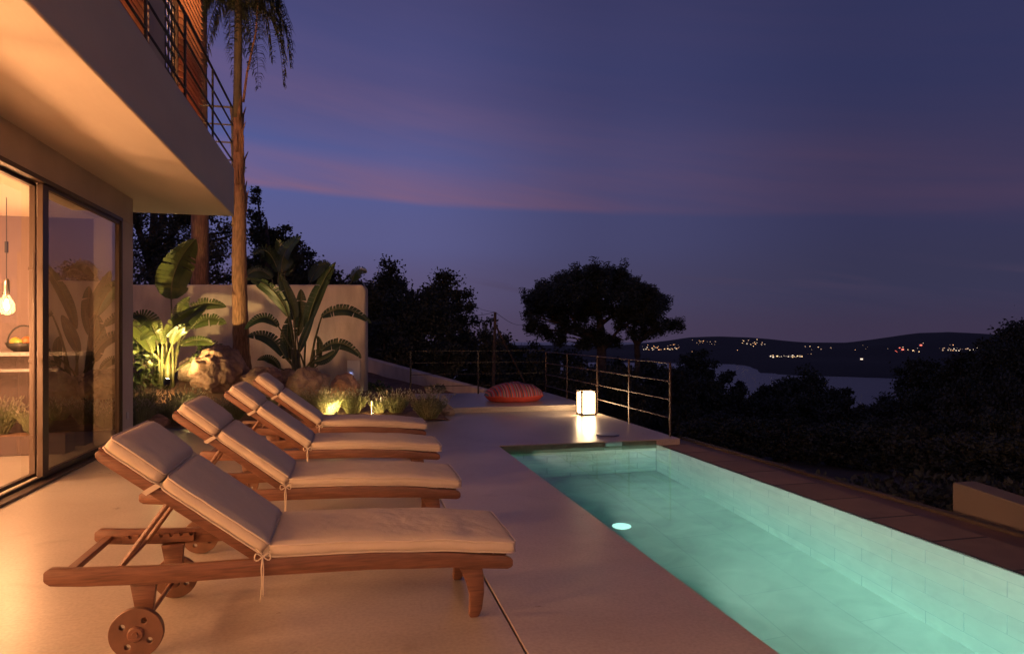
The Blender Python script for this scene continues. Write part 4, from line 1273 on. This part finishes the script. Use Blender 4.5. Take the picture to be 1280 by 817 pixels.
# garden spotlights on spikes
def spike(px, py, Y, aim, e, label, glow=0, col=(1.0, .64, .22), ang=120, head=.035, hgt=None, lens=40):
    p = atY(px, py, Y); z0 = bed_z(p.x, Y)
    hgt = (p.z - z0) if hgt is None else hgt
    t = empty('garden_spotlight', (p.x, Y, z0), 0, label, 'garden spotlight', 'spike lights in the planting bed')
    MB().tube([(0, 0, -.05), (0, 0, hgt - .03)], .008, 8).build('spike', M['black'], t)
    c = Vector((0, 0, hgt)); d = (Vector(aim) - (Vector(t.location) + c)).normalized()
    MB().tube([c - d * head * 1.6, c - d * head * .4, c + d * head * .5], [head * .7, head, head], 14).build('lamp_head', M['black'], t, auto=40)
    lz = MB().tube([c + d * (head * .5 + .001), c + d * (head * .5 + .006)], [head * .86, head * .80], 14)
    # the lens bulges out of the head, so the lamp also glares sideways
    lz.tube([c + d * (head * .5 + .006), c + d * (head * .5 + .022), c + d * (head * .5 + .030)], [head * .78, head * .5, head * .1], 14)
    lz.build('lens', emis('spot_lens', (1, .80, .45), lens), t, smooth=True)
    if e:
        if glow: point('lamp_glare', c + d * (head * .5 + .07), glow, col, .03, t)
        o = spot('spot_beam', c + d * (head * .5 + .04), aim, e, col, ang, .7, .02, t)
        return o
spike(209, 477, 12.45, A(222, 370, 13.6), 230, 'brightest spike spotlight glaring at the foot of the lit plant', glow=15, head=.055, lens=160)
spike(237, 500, 11.75, A(275, 450, 13.4), 8, 'spike light hidden in the lit lavender, aimed at the big boulder', glow=3, head=.03, hgt=.12, lens=30)
spike(420, 512, 11.45, atY(400, 480, 12.4), 42, 'spike light aimed at the bright yellow lavender', glow=4, head=.025, hgt=.08, lens=10, ang=120)
spike(466, 508, 11.5, atY(470, 480, 12.4), 14, 'low spike light in the small lit lavender', head=.02, hgt=.05, lens=10, ang=120)
spike(352, 470, 14.2, A(372, 400, 14.9), 30, 'spike light behind the boulders under the right banana plant', head=.03, hgt=.22, lens=10, ang=120, col=(1, .55, .26))
spike(326, 474, 14.35, A(299, 330, 14.1), 34, 'spike light behind the boulders aimed up the palm trunk', head=.03, hgt=.12, lens=6, ang=95, col=(1, .48, .20))

def stake(px, py, pt, Y, label, r=.009):
    p = atY(px, py, Y); q = atY(px, pt, Y); z0 = bed_z(p.x, Y)
    t = empty('stake_light', (p.x, Y, z0), 0, label, 'stake light', 'thin stake lights in the planting bed')
    h = q.z - z0
    MB().tube([(0, 0, -.04), (0, 0, h * .7)], r * .6, 8).build('stake', M['white'], t)
    MB().lathe([(r * .9, h * .7), (r, h * .72), (r * .9, h * .98), (.001, h)], n=12).build('tip', mat('stake_tip', (.8, .75, .6), .5, emit=(1, .85, .5), estr=.7), t)
stake(464.5, 512, 501, 11.7, 'shorter thin white stake light beside the small lit lavender')
stake(476, 512, 496, 11.9, 'taller thin white stake light right of the shorter one')
p = atY(482, 512, 12.2)
t = empty('irrigation_riser', (p.x, p.y, bed_z(p.x, p.y)), 0, 'dark bent irrigation pipe standing behind the lavender', 'irrigation pipe')
MB().tube([(0, 0, -.03), (0, 0, .30), (.02, 0, .33), (.07, 0, .345), (.075, 0, .33)], .008, 8).build('pipe', M['black'], t)

# ------------------------------------------------------------------ palm
def palm():
    Y = 14.05
    base = atY(303, 468, Y); zb = bed_z(base.x, Y)
    t = empty('palm_tree', (base.x, Y, zb), 0, 'slender tall palm with a tan trunk and drooping fronds in front of the garden wall', 'palm tree')
    o = Vector((base.x, Y, zb))
    P = [atY(303, 468, Y), atY(302, 440, Y), atY(300, 390, Y), atY(299, 320, Y), atY(299, 270, Y), atY(298, 220, Y), atY(298, 175, Y), atY(297, 142, Y)]
    rad = [.18, .155, .142, .132, .126, .110, .098, .090]
    pts, rr = [], []
    for i in range(len(P) - 1):
        for k in range(8):
            s = k / 8; pts.append(P[i].lerp(P[i + 1], s) - o); q = rad[i] + (rad[i + 1] - rad[i]) * s
            rr.append(q * (1 + .05 * (((i * 8 + k) % 3) == 0) + .05 * noise.noise(Vector((0, 0, i * 3 + k * .5)))))
    pts.append(P[-1] - o); rr.append(rad[-1]); pts[0].z -= .1
    tr = MB().tube(pts, rr, 16)
    # old leaf bases on the upper trunk
    rnd = random.Random(4)
    for k in range(26):
        s = rnd.uniform(.52, 1.0); idx = int(s * (len(pts) - 1)); c = pts[idx]; a = rnd.uniform(0, 6.28)
        dx = Vector((math.cos(a), math.sin(a), 0))
        q = c + dx * rr[idx] * .9
        tr.tube([q, q + Vector((0, 0, .25)) + dx * .02, q + Vector((0, 0, .42)) + dx * rnd.uniform(.03, .10)], [.035, .022, .006], 5)
    tr.build('trunk', M['palm_bark'], t, smooth=True)
    cr = Vector(atY(298, -14, Y)) - o
    MB().tube([pts[-1] - Vector((0, 0, .1)), pts[-1] + Vector((0, 0, .5)), cr - Vector((0, 0, .8)), cr], [.095, .075, .075, .06], 12).build('crownshaft', M['palm_stem'], t, smooth=True)
    def frond(a, L_, rise, droop, seed, basep, dens=1.0):
        rn = random.Random(seed); mb = MB()
        h = Vector((math.cos(a), math.sin(a), 0)); side = Vector((-h.y, h.x, 0))
        n = 30; pts2 = []
        for k in range(n + 1):
            s = k / n
            pts2.append(basep + h * (L_ * .85 * math.sin(s * 1.45)) + Vector((0, 0, rise * math.sin(s * PI * .75) - droop * s ** 2.2)))
        mb.tube(pts2, [.018 * (1 - .85 * k / n) for k in range(n + 1)], 5)
        for k in range(3, n + 1):
            for j in range(int(4 * dens)):
                for sg in (-1, 1):
                    s = (k + rn.random()) / n
                    i = min(n - 1, int(s * n)); p = pts2[i].lerp(pts2[i + 1], rn.random())
                    ll = .46 * math.sin(PI * min(.97, .12 + s * .86)) ** .6 * rn.uniform(.75, 1.1)
                    d0 = (side * sg * rn.uniform(.5, .9) + h * rn.uniform(.2, .6) + Vector((0, 0, rn.uniform(-.3, .35)))).normalized()
                    m = p + d0 * ll * .45; e = m + (d0 * .5 + Vector((0, 0, -1.0))).normalized() * ll * .55
                    w = d0.cross(Vector((0, 0, 1))).normalized() * .010
                    mb.quad(p - w * .5, p + w * .5, m + w, m - w); k0 = len(mb.v); mb.v += [tuple(m - w), tuple(m + w), tuple(e)]; mb.f.append((k0, k0 + 1, k0 + 2))
        mb.build('frond', M['frond'], t, normals=False)
    rn = random.Random(9)
    for k in range(20):
        a = 2 * PI * k / 20 + rn.uniform(-.25, .25)
        frond(a, rn.uniform(.85, 1.2), rn.uniform(.2, .8), rn.uniform(1.0, 1.8), 100 + k, cr + Vector((0, 0, rn.uniform(-.35, .1))), .8)
    for k in range(7):
        a = 2 * PI * k / 7 + .3
        frond(a, rn.uniform(.9, 1.3), rn.uniform(.9, 1.3), rn.uniform(.3, .8), 200 + k, cr + Vector((0, 0, .1)), .7)
    # two bare hanging stalks
    MB().tube([atY(304, 128, Y) - o, atY(309, 90, Y - .1) - o, atY(320, 40, Y - .3) - o, atY(322, 5, Y - .4) - o], [.028, .022, .018, .012], 6).build('dead_stalk', M['palm_bark'], t)
palm()

# second, shaded palm trunk behind the wall
def palm2():
    p = atY(249, 355, 17.5); t = empty('palm_tree', (p.x, p.y, 0), 0, 'shaded palm trunk standing behind the garden wall, left of the tall palm', 'palm tree')
    MB().tube([(0, 0, -1), (.02, 0, 3), (0, 0, 8), (.05, 0, 14.5)], [.26, .2, .17, .15], 12).build('trunk', M['palm_bark'], t, smooth=True)
    mb = MB(); rn = random.Random(2)
    for k in range(14):
        a = 2 * PI * k / 14; h = Vector((math.cos(a), math.sin(a), 0)); side = Vector((-h.y, h.x, 0))
        for j in range(22):
            s = j / 22; q = Vector((.05, 0, 14.5)) + h * (1.8 * math.sin(s * 1.4)) + Vector((0, 0, .8 * math.sin(s * 2.4) - 1.3 * s * s))
            for sg in (-1, 1):
                e = q + side * sg * .5 + Vector((0, 0, -.3)); w = h * .02
                mb.quad(q - w, q + w, e + w * .2, e - w * .2)
    mb.build('fronds', M['frond'], t, normals=False)
palm2()

# ------------------------------------------------------------------ trees
def crown_mesh(seed, rx, ry, rz, clumps, per, leaf, shape='dome', hollow=.35, cl=.30):
    rnd = random.Random(seed); mb = MB(); cs = []
    for k in range(clumps):
        for _ in range(40):
            u, v, w = rnd.uniform(-1, 1), rnd.uniform(-1, 1), rnd.uniform(-1, 1)
            r = math.sqrt(u * u + v * v + w * w)
            if r > 1 or r < hollow: continue
            if shape == 'umbrella':
                if w < -.35 + .3 * (u * u + v * v) - .2: continue
            if shape == 'cone' and math.hypot(u, v) > (1 - (w + 1) / 2) * .95 + .18: continue
            break
        bump = 1 + .22 * noise.noise(Vector((u * 2.1 + seed, v * 2.1, w * 2.1)))
        c = Vector((u * rx * bump, v * ry * bump, w * rz * bump)); cs.append(c)
        cr = cl * min(rx, rz) * rnd.uniform(.6, 1.25)
        for j in range(per):
            a = rnd.gauss(0, .5), rnd.gauss(0, .5), rnd.gauss(0, .38)
            q = c + Vector(a) * cr
            d = Vector((rnd.uniform(-1, 1), rnd.uniform(-1, 1), rnd.uniform(-.5, 1))).normalized() * leaf * rnd.uniform(.6, 1.3)
            s = d.orthogonal().normalized(); s.rotate(Matrix.Rotation(rnd.uniform(0, 6.28), 3, d.normalized())); s *= leaf * rnd.uniform(.2, .4)
            mb.quad(q - d * .5, q + s, q + d * .5, q - s)
    return mb, cs

def tree(px, ytop, width, D, label, group=None, shape='dome', hfrac=.75, clumps=70, per=85, leaf=None, m='pine', seed=0, name='pine_tree', base=None, depth_w=None, hollow=.35, cl=.30, sparse=False):
    top = atD(px, ytop, D); zb = terr(top.x, top.y) if base is None else base
    H = max(1.0, top.z - zb); w = width * D / FPX
    t = empty(name, (top.x, top.y, zb - .1), 0, label, 'tree', group)
    rz = H * hfrac / 2; rx = w / 2
    c0 = Vector((0, 0, H - rz))
    leaf = leaf or max(.09, D * .0050); per = int(per * 1.5)
    mb, cs = crown_mesh(seed, rx * .92, rx * .85, rz * .95, clumps, per, leaf, shape, hollow, cl)
    o = mb.build('crown', M[m], t, normals=False); o.location = c0
    tk = MB(); r0 = .035 * H + .05
    zt = H - rz * 1.2
    lean = random.Random(seed).uniform(-.06, .06) * H
    tk.tube([(0, 0, -.6), (lean * .3, 0, zt * .5), (lean, 0, zt), (lean * .8, 0, H - rz * .5)], [r0, r0 * .75, r0 * .55, r0 * .15], 8)
    rnd = random.Random(seed + 5)
    for c in rnd.sample(cs, min(len(cs), 14)):
        s = Vector((lean * .8, 0, zt * rnd.uniform(.7, 1.0))); e = c + c0; mid = s.lerp(e, .55) + Vector((0, 0, rz * .12))
        tk.tube([s, mid, e], [r0 * .35, r0 * .2, r0 * .06], 5)
    tk.build('trunk', M['bark'], t, smooth=True)
    return t

G1 = 'dark trees behind the garden wall'
tree(205, 150, 190, 23, 'broad dark tree between the villa and the palm trunk, seen under the balcony', G1, seed=21, clumps=120, hfrac=.9, cl=.24)
tree(232, 235, 110, 21, 'lower leafy tree seen over the wall behind the shaded palm trunk', G1, seed=23, clumps=80, hfrac=.9, m='pine2')
tree(322, 226, 62, 27, 'tallest ragged pine just right of the palm trunk', G1, seed=22, clumps=75, hfrac=.8, shape='cone', cl=.34)
tree(352, 272, 66, 28, 'ragged dark pine next to the tallest one, right of the palm', G1, seed=24, clumps=60, hfrac=.85)
tree(395, 310, 76, 30, 'rounded dark tree above the middle of the garden wall', G1, seed=25, clumps=70, hfrac=.9, m='pine2')
tree(440, 332, 92, 27, 'dark tree above the rounded end of the garden wall', G1, seed=26, clumps=60, hfrac=.92)
tree(492, 327, 84, 30, 'dark pine with spiky top just right of the garden wall', G1, seed=27, clumps=80, hfrac=.9)
tree(556, 336, 72, 28, 'tall loose pine with a leaning feathery top, last of the left group', G1, seed=28, clumps=60, per=90, hfrac=.55, cl=.34)
tree(525, 350, 116, 26, 'lower dense tree filling the gap between the two tall pines', G1, seed=29, clumps=70, hfrac=.95)
tree(592, 386, 80, 30, 'small dome-shaped tree left of the leaning pole', 'low trees behind the terrace', seed=30, clumps=60, hfrac=.92, m='pine2')
tree(640, 425, 52, 34, 'low round bush-like tree right of the leaning pole', 'low trees behind the terrace', seed=31, clumps=50, hfrac=.95, base=-3.0)
tree(676, 428, 54, 33, 'low tree between the pole and the big umbrella pine', 'low trees behind the terrace', seed=32, clumps=50, hfrac=.95, base=-3.5)
tree(556, 410, 60, 24, 'dense low tree above the sloping garden wall', 'low trees behind the terrace', seed=33, clumps=60, hfrac=.96)
tree(480, 400, 70, 23.5, 'dense low tree directly right of the garden wall end', 'low trees behind the terrace', seed=34, clumps=60, hfrac=.96, m='pine2')

for i, (px, yt, w_, D, l) in enumerate([(628, 424, 64, 36, 'low tree just right of the utility pole foot'), (660, 429, 74, 40, 'low broad tree under the left side of the umbrella pine'),
        (705, 431, 84, 42, 'low dark tree below the left limbs of the umbrella pine'), (765, 436, 80, 46, 'low dark tree behind the umbrella pine trunk'), (815, 447, 60, 52, 'low tree between the umbrella pine and the railing end'),
        (845, 456, 50, 50, 'low tree right behind the railing end post'), (500, 352, 96, 27, 'dense tree filling in beside the spiky pine'), (466, 350, 104, 29, 'dense rounded tree just over the garden wall end'),
        (420, 330, 96, 32, 'dense tree behind the banana leaf tips'), (590, 405, 96, 27, 'dense low tree left of the utility pole'), (340, 262, 60, 31, 'dense dark tree filling in behind the tallest pine'), (375, 300, 70, 33, 'dense dark tree behind the wall right of the palm')]):
    tree(px, yt, w_, D, l, 'filling trees behind the terrace', seed=120 + i, clumps=70, hfrac=.94, m='pine2' if i % 2 else 'pine')
for i, (px, yt, w_, D, l) in enumerate([(1010, 588, 110, 13, 'first'), (1085, 596, 110, 12.5, 'second'), (1160, 590, 110, 12.5, 'third'), (1235, 596, 120, 12, 'fourth'), (1300, 600, 110, 11.5, 'fifth'), (940, 578, 100, 15, 'sixth')]):
    p = atD(px, yt, D); zb = terr(p.x, p.y)
    h_ = max(.7, p.z - zb)
    bush(px, yt, p.y, w_ * D / FPX * 1.3, h_, 900, .14, M['pine2'], {'first': 'dark shrub just outside the kerb, mid pool', 'second': 'dark shrub outside the kerb, second toward the pale boundary wall', 'third': 'dark shrub just left of the pale boundary wall end',
        'fourth': 'dark shrub behind the pale boundary wall end', 'fifth': 'dark shrub behind the pale boundary wall at the right edge', 'sixth': 'dark shrub outside the kerb near the railing end'}[l], 'dark_shrub', 'shrub', seed=50 + i, root_z=zb)

# large umbrella pine, built clump by clump along its limbs
def umbrella_pine():
    D = 36.0
    b = atD(752, 440, D); zb = terr(b.x, b.y)
    t = empty('umbrella_pine', (b.x, b.y, zb), 0, 'large spreading umbrella pine standing alone against the sky beyond the railing', 'tree')
    o = Vector((b.x, b.y, zb)); rnd = random.Random(77)
    def Q(px, py, dd=0.0): return atD(px, py, D + dd) - o
    top = [(668, 372, 14), (684, 362, 15), (705, 352, 15), (722, 344, 14), (745, 340, 15), (768, 342, 14), (782, 352, 12), (795, 360, 15), (812, 366, 13), (825, 377, 12),
           (672, 384, 15), (690, 378, 18), (715, 368, 20), (740, 362, 22), (765, 364, 20), (790, 376, 18), (812, 386, 15), (700, 394, 15), (725, 388, 16), (750, 384, 18), (778, 390, 15), (800, 396, 12),
           (665, 400, 8), (676, 410, 9), (688, 418, 8), (704, 412, 10), (722, 408, 9), (848, 404, 8), (836, 405, 10), (822, 410, 10), (805, 412, 10), (790, 414, 9), (778, 405, 8), (816, 400, 9),
           (660, 392, 6), (664, 410, 6), (738, 414, 8), (752, 420, 8), (742, 424, 9), (730, 428, 8), (768, 426, 8), (700, 424, 7)]
    mb = MB()
    for (x, y, r) in top:
        for layer in range(2 if r > 10 else 1):
            dd = rnd.uniform(-1.8, 1.8) * (r / 14)
            c = Q(x + rnd.uniform(-2, 2), y + rnd.uniform(-1, 1) + 1, dd); R_ = r * D / FPX
            for k in range(int(12 + r * 1.1)):
                cc = c + Vector([max(-1.0, min(1.0, rnd.gauss(0, w_))) for w_ in (.48, .6, .34)]) * R_
                for j in range(46 if r > 10 else 26):
                    q = cc + Vector([max(-1.6, min(1.6, rnd.gauss(0, 1))) for _ in 'xyz']) * .13
                    d = Vector((rnd.uniform(-1, 1), rnd.uniform(-1, 1), rnd.uniform(-.3, 1))).normalized() * rnd.uniform(.13, .26)
                    s = d.orthogonal().normalized() * .035
                    mb.quad(q - d * .5, q + s, q + d * .5, q - s)
    mb.build('crown', M['pine'], t, normals=False)
    tk = MB()
    tk.tube([Vector((0, 0, -1)), Q(752, 446), Q(751, 415), Q(749, 392), Q(745, 362)], [.30, .26, .22, .16, .05], 10)
    def limb(pl, r):
        tk.tube([Q(*p) for p in pl], [r * (1 - .8 * k / (len(pl) - 1)) for k in range(len(pl))], 6)
    limb([(750, 425), (735, 418), (722, 408), (712, 392), (700, 380)], .16)
    limb([(733, 436), (731, 422), (722, 412), (705, 404), (684, 400), (668, 396)], .13)
    limb([(751, 405), (765, 395), (790, 378)], .15)
    limb([(750, 400), (738, 382), (725, 366)], .13)
    limb([(752, 440), (764, 424), (776, 408), (790, 402)], .13)
    limb([(797, 446), (796, 432), (800, 426), (812, 418), (832, 410), (846, 406)], .17)
    limb([(797, 432), (790, 422), (792, 408), (798, 396)], .11)
    limb([(797, 470), (797, 446), (796, 432)], .2)
    for (x, y, r) in top[22:]:
        limb([(750 if x < 770 else 797, 428), ((x + (750 if x < 770 else 797)) / 2, y + 5), (x, y)], .05)
    tk.build('trunk', M['bark'], t, smooth=True)
umbrella_pine()

G2 = 'dark trees on the slope below the pool'
SL = 'dark bushy tree merging into the unlit slope below the pool'
tree(871, 430, 56, 62, 'small round-topped tree breaking the skyline right of the railing end', 'trees standing out against the bay', seed=41, clumps=55, hfrac=.7)
tree(912, 462, 40, 70, 'tree left of the narrow gap of sea below the bay', 'trees standing out against the bay', seed=42, clumps=45, hfrac=.8)
tree(1000, 461, 74, 74, 'dome-shaped dark tree in front of the middle of the bay', 'trees standing out against the bay', seed=43, clumps=80, hfrac=.85)
tree(960, 476, 56, 70, 'lower tree left of the dome-shaped one in front of the bay', 'trees standing out against the bay', seed=44, clumps=50, hfrac=.85)
tree(1046, 480, 60, 72, 'lower tree right of the dome-shaped one in front of the bay', 'trees standing out against the bay', seed=45, clumps=50, hfrac=.85, m='pine2')
tree(1152, 442, 70, 52, 'loose dark tree right of the bay under the far hill lights', 'trees standing out against the bay', seed=46, clumps=80, hfrac=.8)
tree(1196, 436, 62, 46, 'loose tree left of the tall one at the right edge', 'trees standing out against the bay', seed=47, clumps=80, hfrac=.8, m='pine2')
tree(1268, 402, 100, 40, 'tallest dark tree at the right edge of the view', 'trees standing out against the bay', seed=48, clumps=110, hfrac=.85)
tree(1232, 420, 46, 42, 'narrow tree between the tallest right tree and its loose neighbour', 'trees standing out against the bay', seed=49, clumps=60, hfrac=.85)
tree(1105, 487, 60, 66, 'low tree at the right end of the visible sea', 'trees standing out against the bay', seed=50, clumps=50, hfrac=.9)
tree(1330, 395, 130, 38, 'big dark tree just past the right edge of the view', 'trees standing out against the bay', seed=51, clumps=90, hfrac=.85)

protos = [tree(870, 480, 70, 48, SL, G2, seed=60 + k, clumps=60, per=80, hfrac=.95, m='pine' if k % 2 else 'pine2', leaf=.26) for k in range(3)]
slope = [(842, 462, 44), (884, 472, 50), (925, 488, 52), (968, 494, 50), (1012, 492, 52), (1060, 500, 48), (1108, 502, 46), (1156, 486, 42), (1206, 476, 38), (1262, 466, 34), (1310, 470, 30),
         (858, 505, 32), (905, 512, 34), (952, 520, 34), (1002, 522, 34), (1052, 524, 32), (1102, 520, 30), (1150, 516, 29), (1200, 512, 27), (1250, 510, 25), (1300, 512, 24),
         (880, 545, 22), (930, 552, 22), (985, 560, 22), (1040, 566, 21), (1095, 566, 20), (1150, 560, 19), (1205, 556, 18), (1262, 552, 17), (660, 452, 30), (720, 455, 28), (780, 458, 30), (610, 452, 26)]
pw = 70 * 48 / FPX
for i, (px, yt, D) in enumerate(slope):
    o = protos[i % 3] if i < 3 else copy_tree(protos[i % 3])
    top = atD(px, yt, D); zb = terr(top.x, top.y)
    h0 = atD(870, 480, 48).z - terr(*atD(870, 480, 48).to_2d())
    s = max(.35, min(1.8, (top.z - zb) / h0))
    o.location = (top.x, top.y, zb - .1); o.rotation_euler = (0, 0, i * 2.1); sw = max(.5, min(1.3, 66 * D / FPX / pw)) 
    o.scale = (sw, sw, s)
    row, k, L0 = (('upper slope row right under the bay', i, 11) if i < 11 else ('second slope row below the bay', i - 11, 10) if i < 21
                  else ('lowest slope row just beyond the pool kerb', i - 21, 8) if i < 29 else ('low row straight behind the terrace railing', {29: 1, 30: 2, 31: 3, 32: 0}[i], 4))
    o['label'] = '%s dark tree from the left, %s' % (['first', 'second', 'third', 'fourth', 'fifth', 'sixth', 'seventh', 'eighth', 'ninth', 'tenth', 'eleventh'][k], row)

# sloping garden wall to the right of the planting bed
def slope_wall():
    a0, a1 = atY(430, 440, 21.5), atY(604, 487, 16.6)
    d = Vector((a1.x - a0.x, a1.y - a0.y)); n = Vector((-d.y, d.x)).normalized() * .25
    mb = MB()
    for (p, b) in ((a0, -.3), (a1, -1.2)):
        for off in (0, 1):
            for z in (b, p.z): mb.v.append((p.x + n.x * off, p.y + n.y * off, z))
    mb.f = [(0, 1, 5, 4), (2, 6, 7, 3), (1, 3, 7, 5), (0, 4, 6, 2), (0, 2, 3, 1), (4, 5, 7, 6)]
    o = mb.build('retaining_wall', M['plaster_wall'], bevel=.02)
    tag(o, 'low cream wall sloping down behind the far terrace railing', 'wall')
    # earth bank in front of that wall
    mb = MB(); nx, ny = 40, 30
    for i in range(nx + 1):
        for j in range(ny + 1):
            u, v = i / nx, j / ny
            back = Vector((a0.x, a0.y)).lerp(Vector((a1.x, a1.y)), u) + n * .5
            front = Vector((.36, 14.9)).lerp(Vector((3.4, 15.0)), u) + Vector((0, -.1))
            q = front.lerp(back, v)
            zz = (.02 - .22 * u) * (1 - v) + v * ((.40 - .65 * u)) - .10 * math.sin(v * PI)
            mb.v.append((q.x, q.y, zz + .04 * noise.noise(Vector((q.x * 1.4, q.y * 1.4, 0)))))
    for i in range(nx):
        for j in range(ny):
            q = i * (ny + 1) + j; mb.f.append((q, q + ny + 1, q + ny + 2, q + 1))
    tag(mb.build('earth_bank', M['soil'], smooth=True), kind='structure')
slope_wall()
bush(545, 490, 15.6, .5, .35, 160, .10, M['lav'], 'small dry bush on the earth bank in front of the sloping wall', 'dry_bush', seed=7, root_z=-.1)
bush(472, 492, 15.4, .6, .35, 160, .10, M['bush'], 'low dark bush on the earth beside the garden wall end', 'dry_bush', seed=8, root_z=0)

# leaning telegraph pole with stays
def pole():
    D = 24.0
    a, b = atD(616, 486, D), atD(619, 390, D)
    t = empty('utility_pole', (a.x, a.y, a.z - .8), 0, 'thin dark utility pole with a brace and sagging wires behind the terrace', 'utility pole')
    o = Vector((a.x, a.y, a.z - .8))
    MB().tube([Vector((0, 0, 0)), b - o], [.07, .05], 8).build('pole', M['bark'], t)
    MB().tube([atD(620, 407, D) - o, atD(628, 424, D) - o, atD(656, 478, D + 1) - o], .035, 6).build('brace', M['bark'], t)
    w = MB()
    for (x1, y1, d1, sag) in ((540, 376, 20, 0), (660, 404, 40, 0), (590, 375, 60, 0)):
        e = atD(x1, y1, d1)
        w.tube([(b - o).lerp(e - o, k / 12) - Vector((0, 0, .25 * math.sin(PI * k / 12))) for k in range(13)], .008, 4)
    w.build('wires', M['cord'], t, normals=False)
pole()

# ------------------------------------------------------------------ far shore settlements
def hit(px, py):
    a = ray(px, py); lo = 900.0; t = lo
    while t < 4500:
        p = Vector((a.x * t, a.y * t, CH + a.z * t))
        if p.z <= max(terr(p.x, p.y), SEA): return p
        t += 8
    return None
WIN = [emis('window_warm', (1.0, .62, .30), 1.9), emis('window_pale', (1.0, .78, .55), 1.3), emis('window_amber', (1.0, .45, .18), 2.0), emis('window_dim', (1.0, .60, .35), .8), emis('window_red', (1.0, .16, .10), 2.0)]
FH = []
house_wall = mat('far_house_wall', (.45, .40, .36), .9); house_roof = mat('far_house_roof', (.22, .12, .09), .9)
hw_protos = {}
def far_house(p, s, wi, label, group):
    key = wi
    if key not in hw_protos:
        t = empty('lit_house', (0, 0, -500), 0, 'x', 'house', group)
        MB().box((0, 0, 2.2), (9, 7, 6.4)).build('wall', house_wall, t)
        MB().prism([(-5, 5.4), (5, 5.4), (0, 7.2)], -3.9, 3.9, 'y').build('roof', house_roof, t)
        MB().box((0, -3.53, 2.6), (4.6, .06, 2.6)).build('window', WIN[wi], t)
        hw_protos[key] = t; o = t
    else: o = copy_tree(hw_protos[key])
    o.location = (p.x, p.y, p.z); o.scale = (s, s, s)
    o.rotation_euler = (0, 0, -math.atan2(p.x, p.y) + random.uniform(-.5, .5))
    tag(o, label, 'house', group)
rnd = random.Random(5)
clusters = [
    ((803, 848), (434.5, 437.5), 26, [0, 1, 1, 2], 'lit house in the bright row on the shore left of the bay', 'lit houses on the left shore', .8),
    ((800, 850), (430, 434), 9, [3, 2], 'dim lit house on the slope above the bright left shore row', 'houses above the left shore', .55),
    ((716, 735), (434, 437), 5, [1, 0], 'lit house glimpsed through the umbrella pine', 'lit houses seen through the pine', .8),
    ((856, 895), (425, 431), 14, [0, 3, 3, 2], 'scattered lit house on the low headland above the bay', 'scattered houses on the headland', .6),
    ((928, 956), (424.5, 433), 15, [0, 1, 3, 2], 'lit house in the dense cluster on the headland ridge', 'house cluster on the headland ridge', .75),
    ((963, 1006), (444.5, 447.5), 20, [1, 1, 0, 1], 'lit house in the brightest row at the water in mid bay', 'lit houses on the mid bay shore', .85),
    ((1006, 1042), (433, 437), 10, [3, 3, 0], 'dim lit house in the middle hillside group', 'dim houses on the middle hillside', .6),
    ((1118, 1152), (434, 440), 9, [4, 0, 1, 3], 'lit house or red light below the right hill', 'lights below the right hill', .7),
    ((1172, 1222), (435.5, 439), 20, [1, 3, 3, 1], 'pale lit house in the long row under the right hill', 'long row of houses under the right hill', .75),
    ((1240, 1262), (437, 441), 5, [3, 1], 'lit house behind the trees at the right edge', 'lights at the right edge', .6),
    ((855, 1230), (428, 443), 14, [3, 3, 2], 'lone dim lit house scattered over the far hillside', 'lone far houses', .45)]
for (xa, xb), (ya, yb), n, wis, label, group, s in clusters:
    for k in range(int(n * 1.35)):
        p = hit(rnd.uniform(xa, xb), rnd.uniform(ya, yb))
        if p is None or p.z < SEA + .5:
            continue
        far_house(p, s * rnd.uniform(.30, .85), rnd.choice(wis), label, group)
for px, py, l in ((1151, 432.5, 'single bright red-white light high below the right hill'), (1077, 450, 'lone bright white light on the shore right of mid bay'), (1128, 438, 'red light left of the right hill row')):
    p = hit(px, py)
    if p: far_house(p, .9, 4 if 'red' in l else 1, l, 'single lights on the far shore')
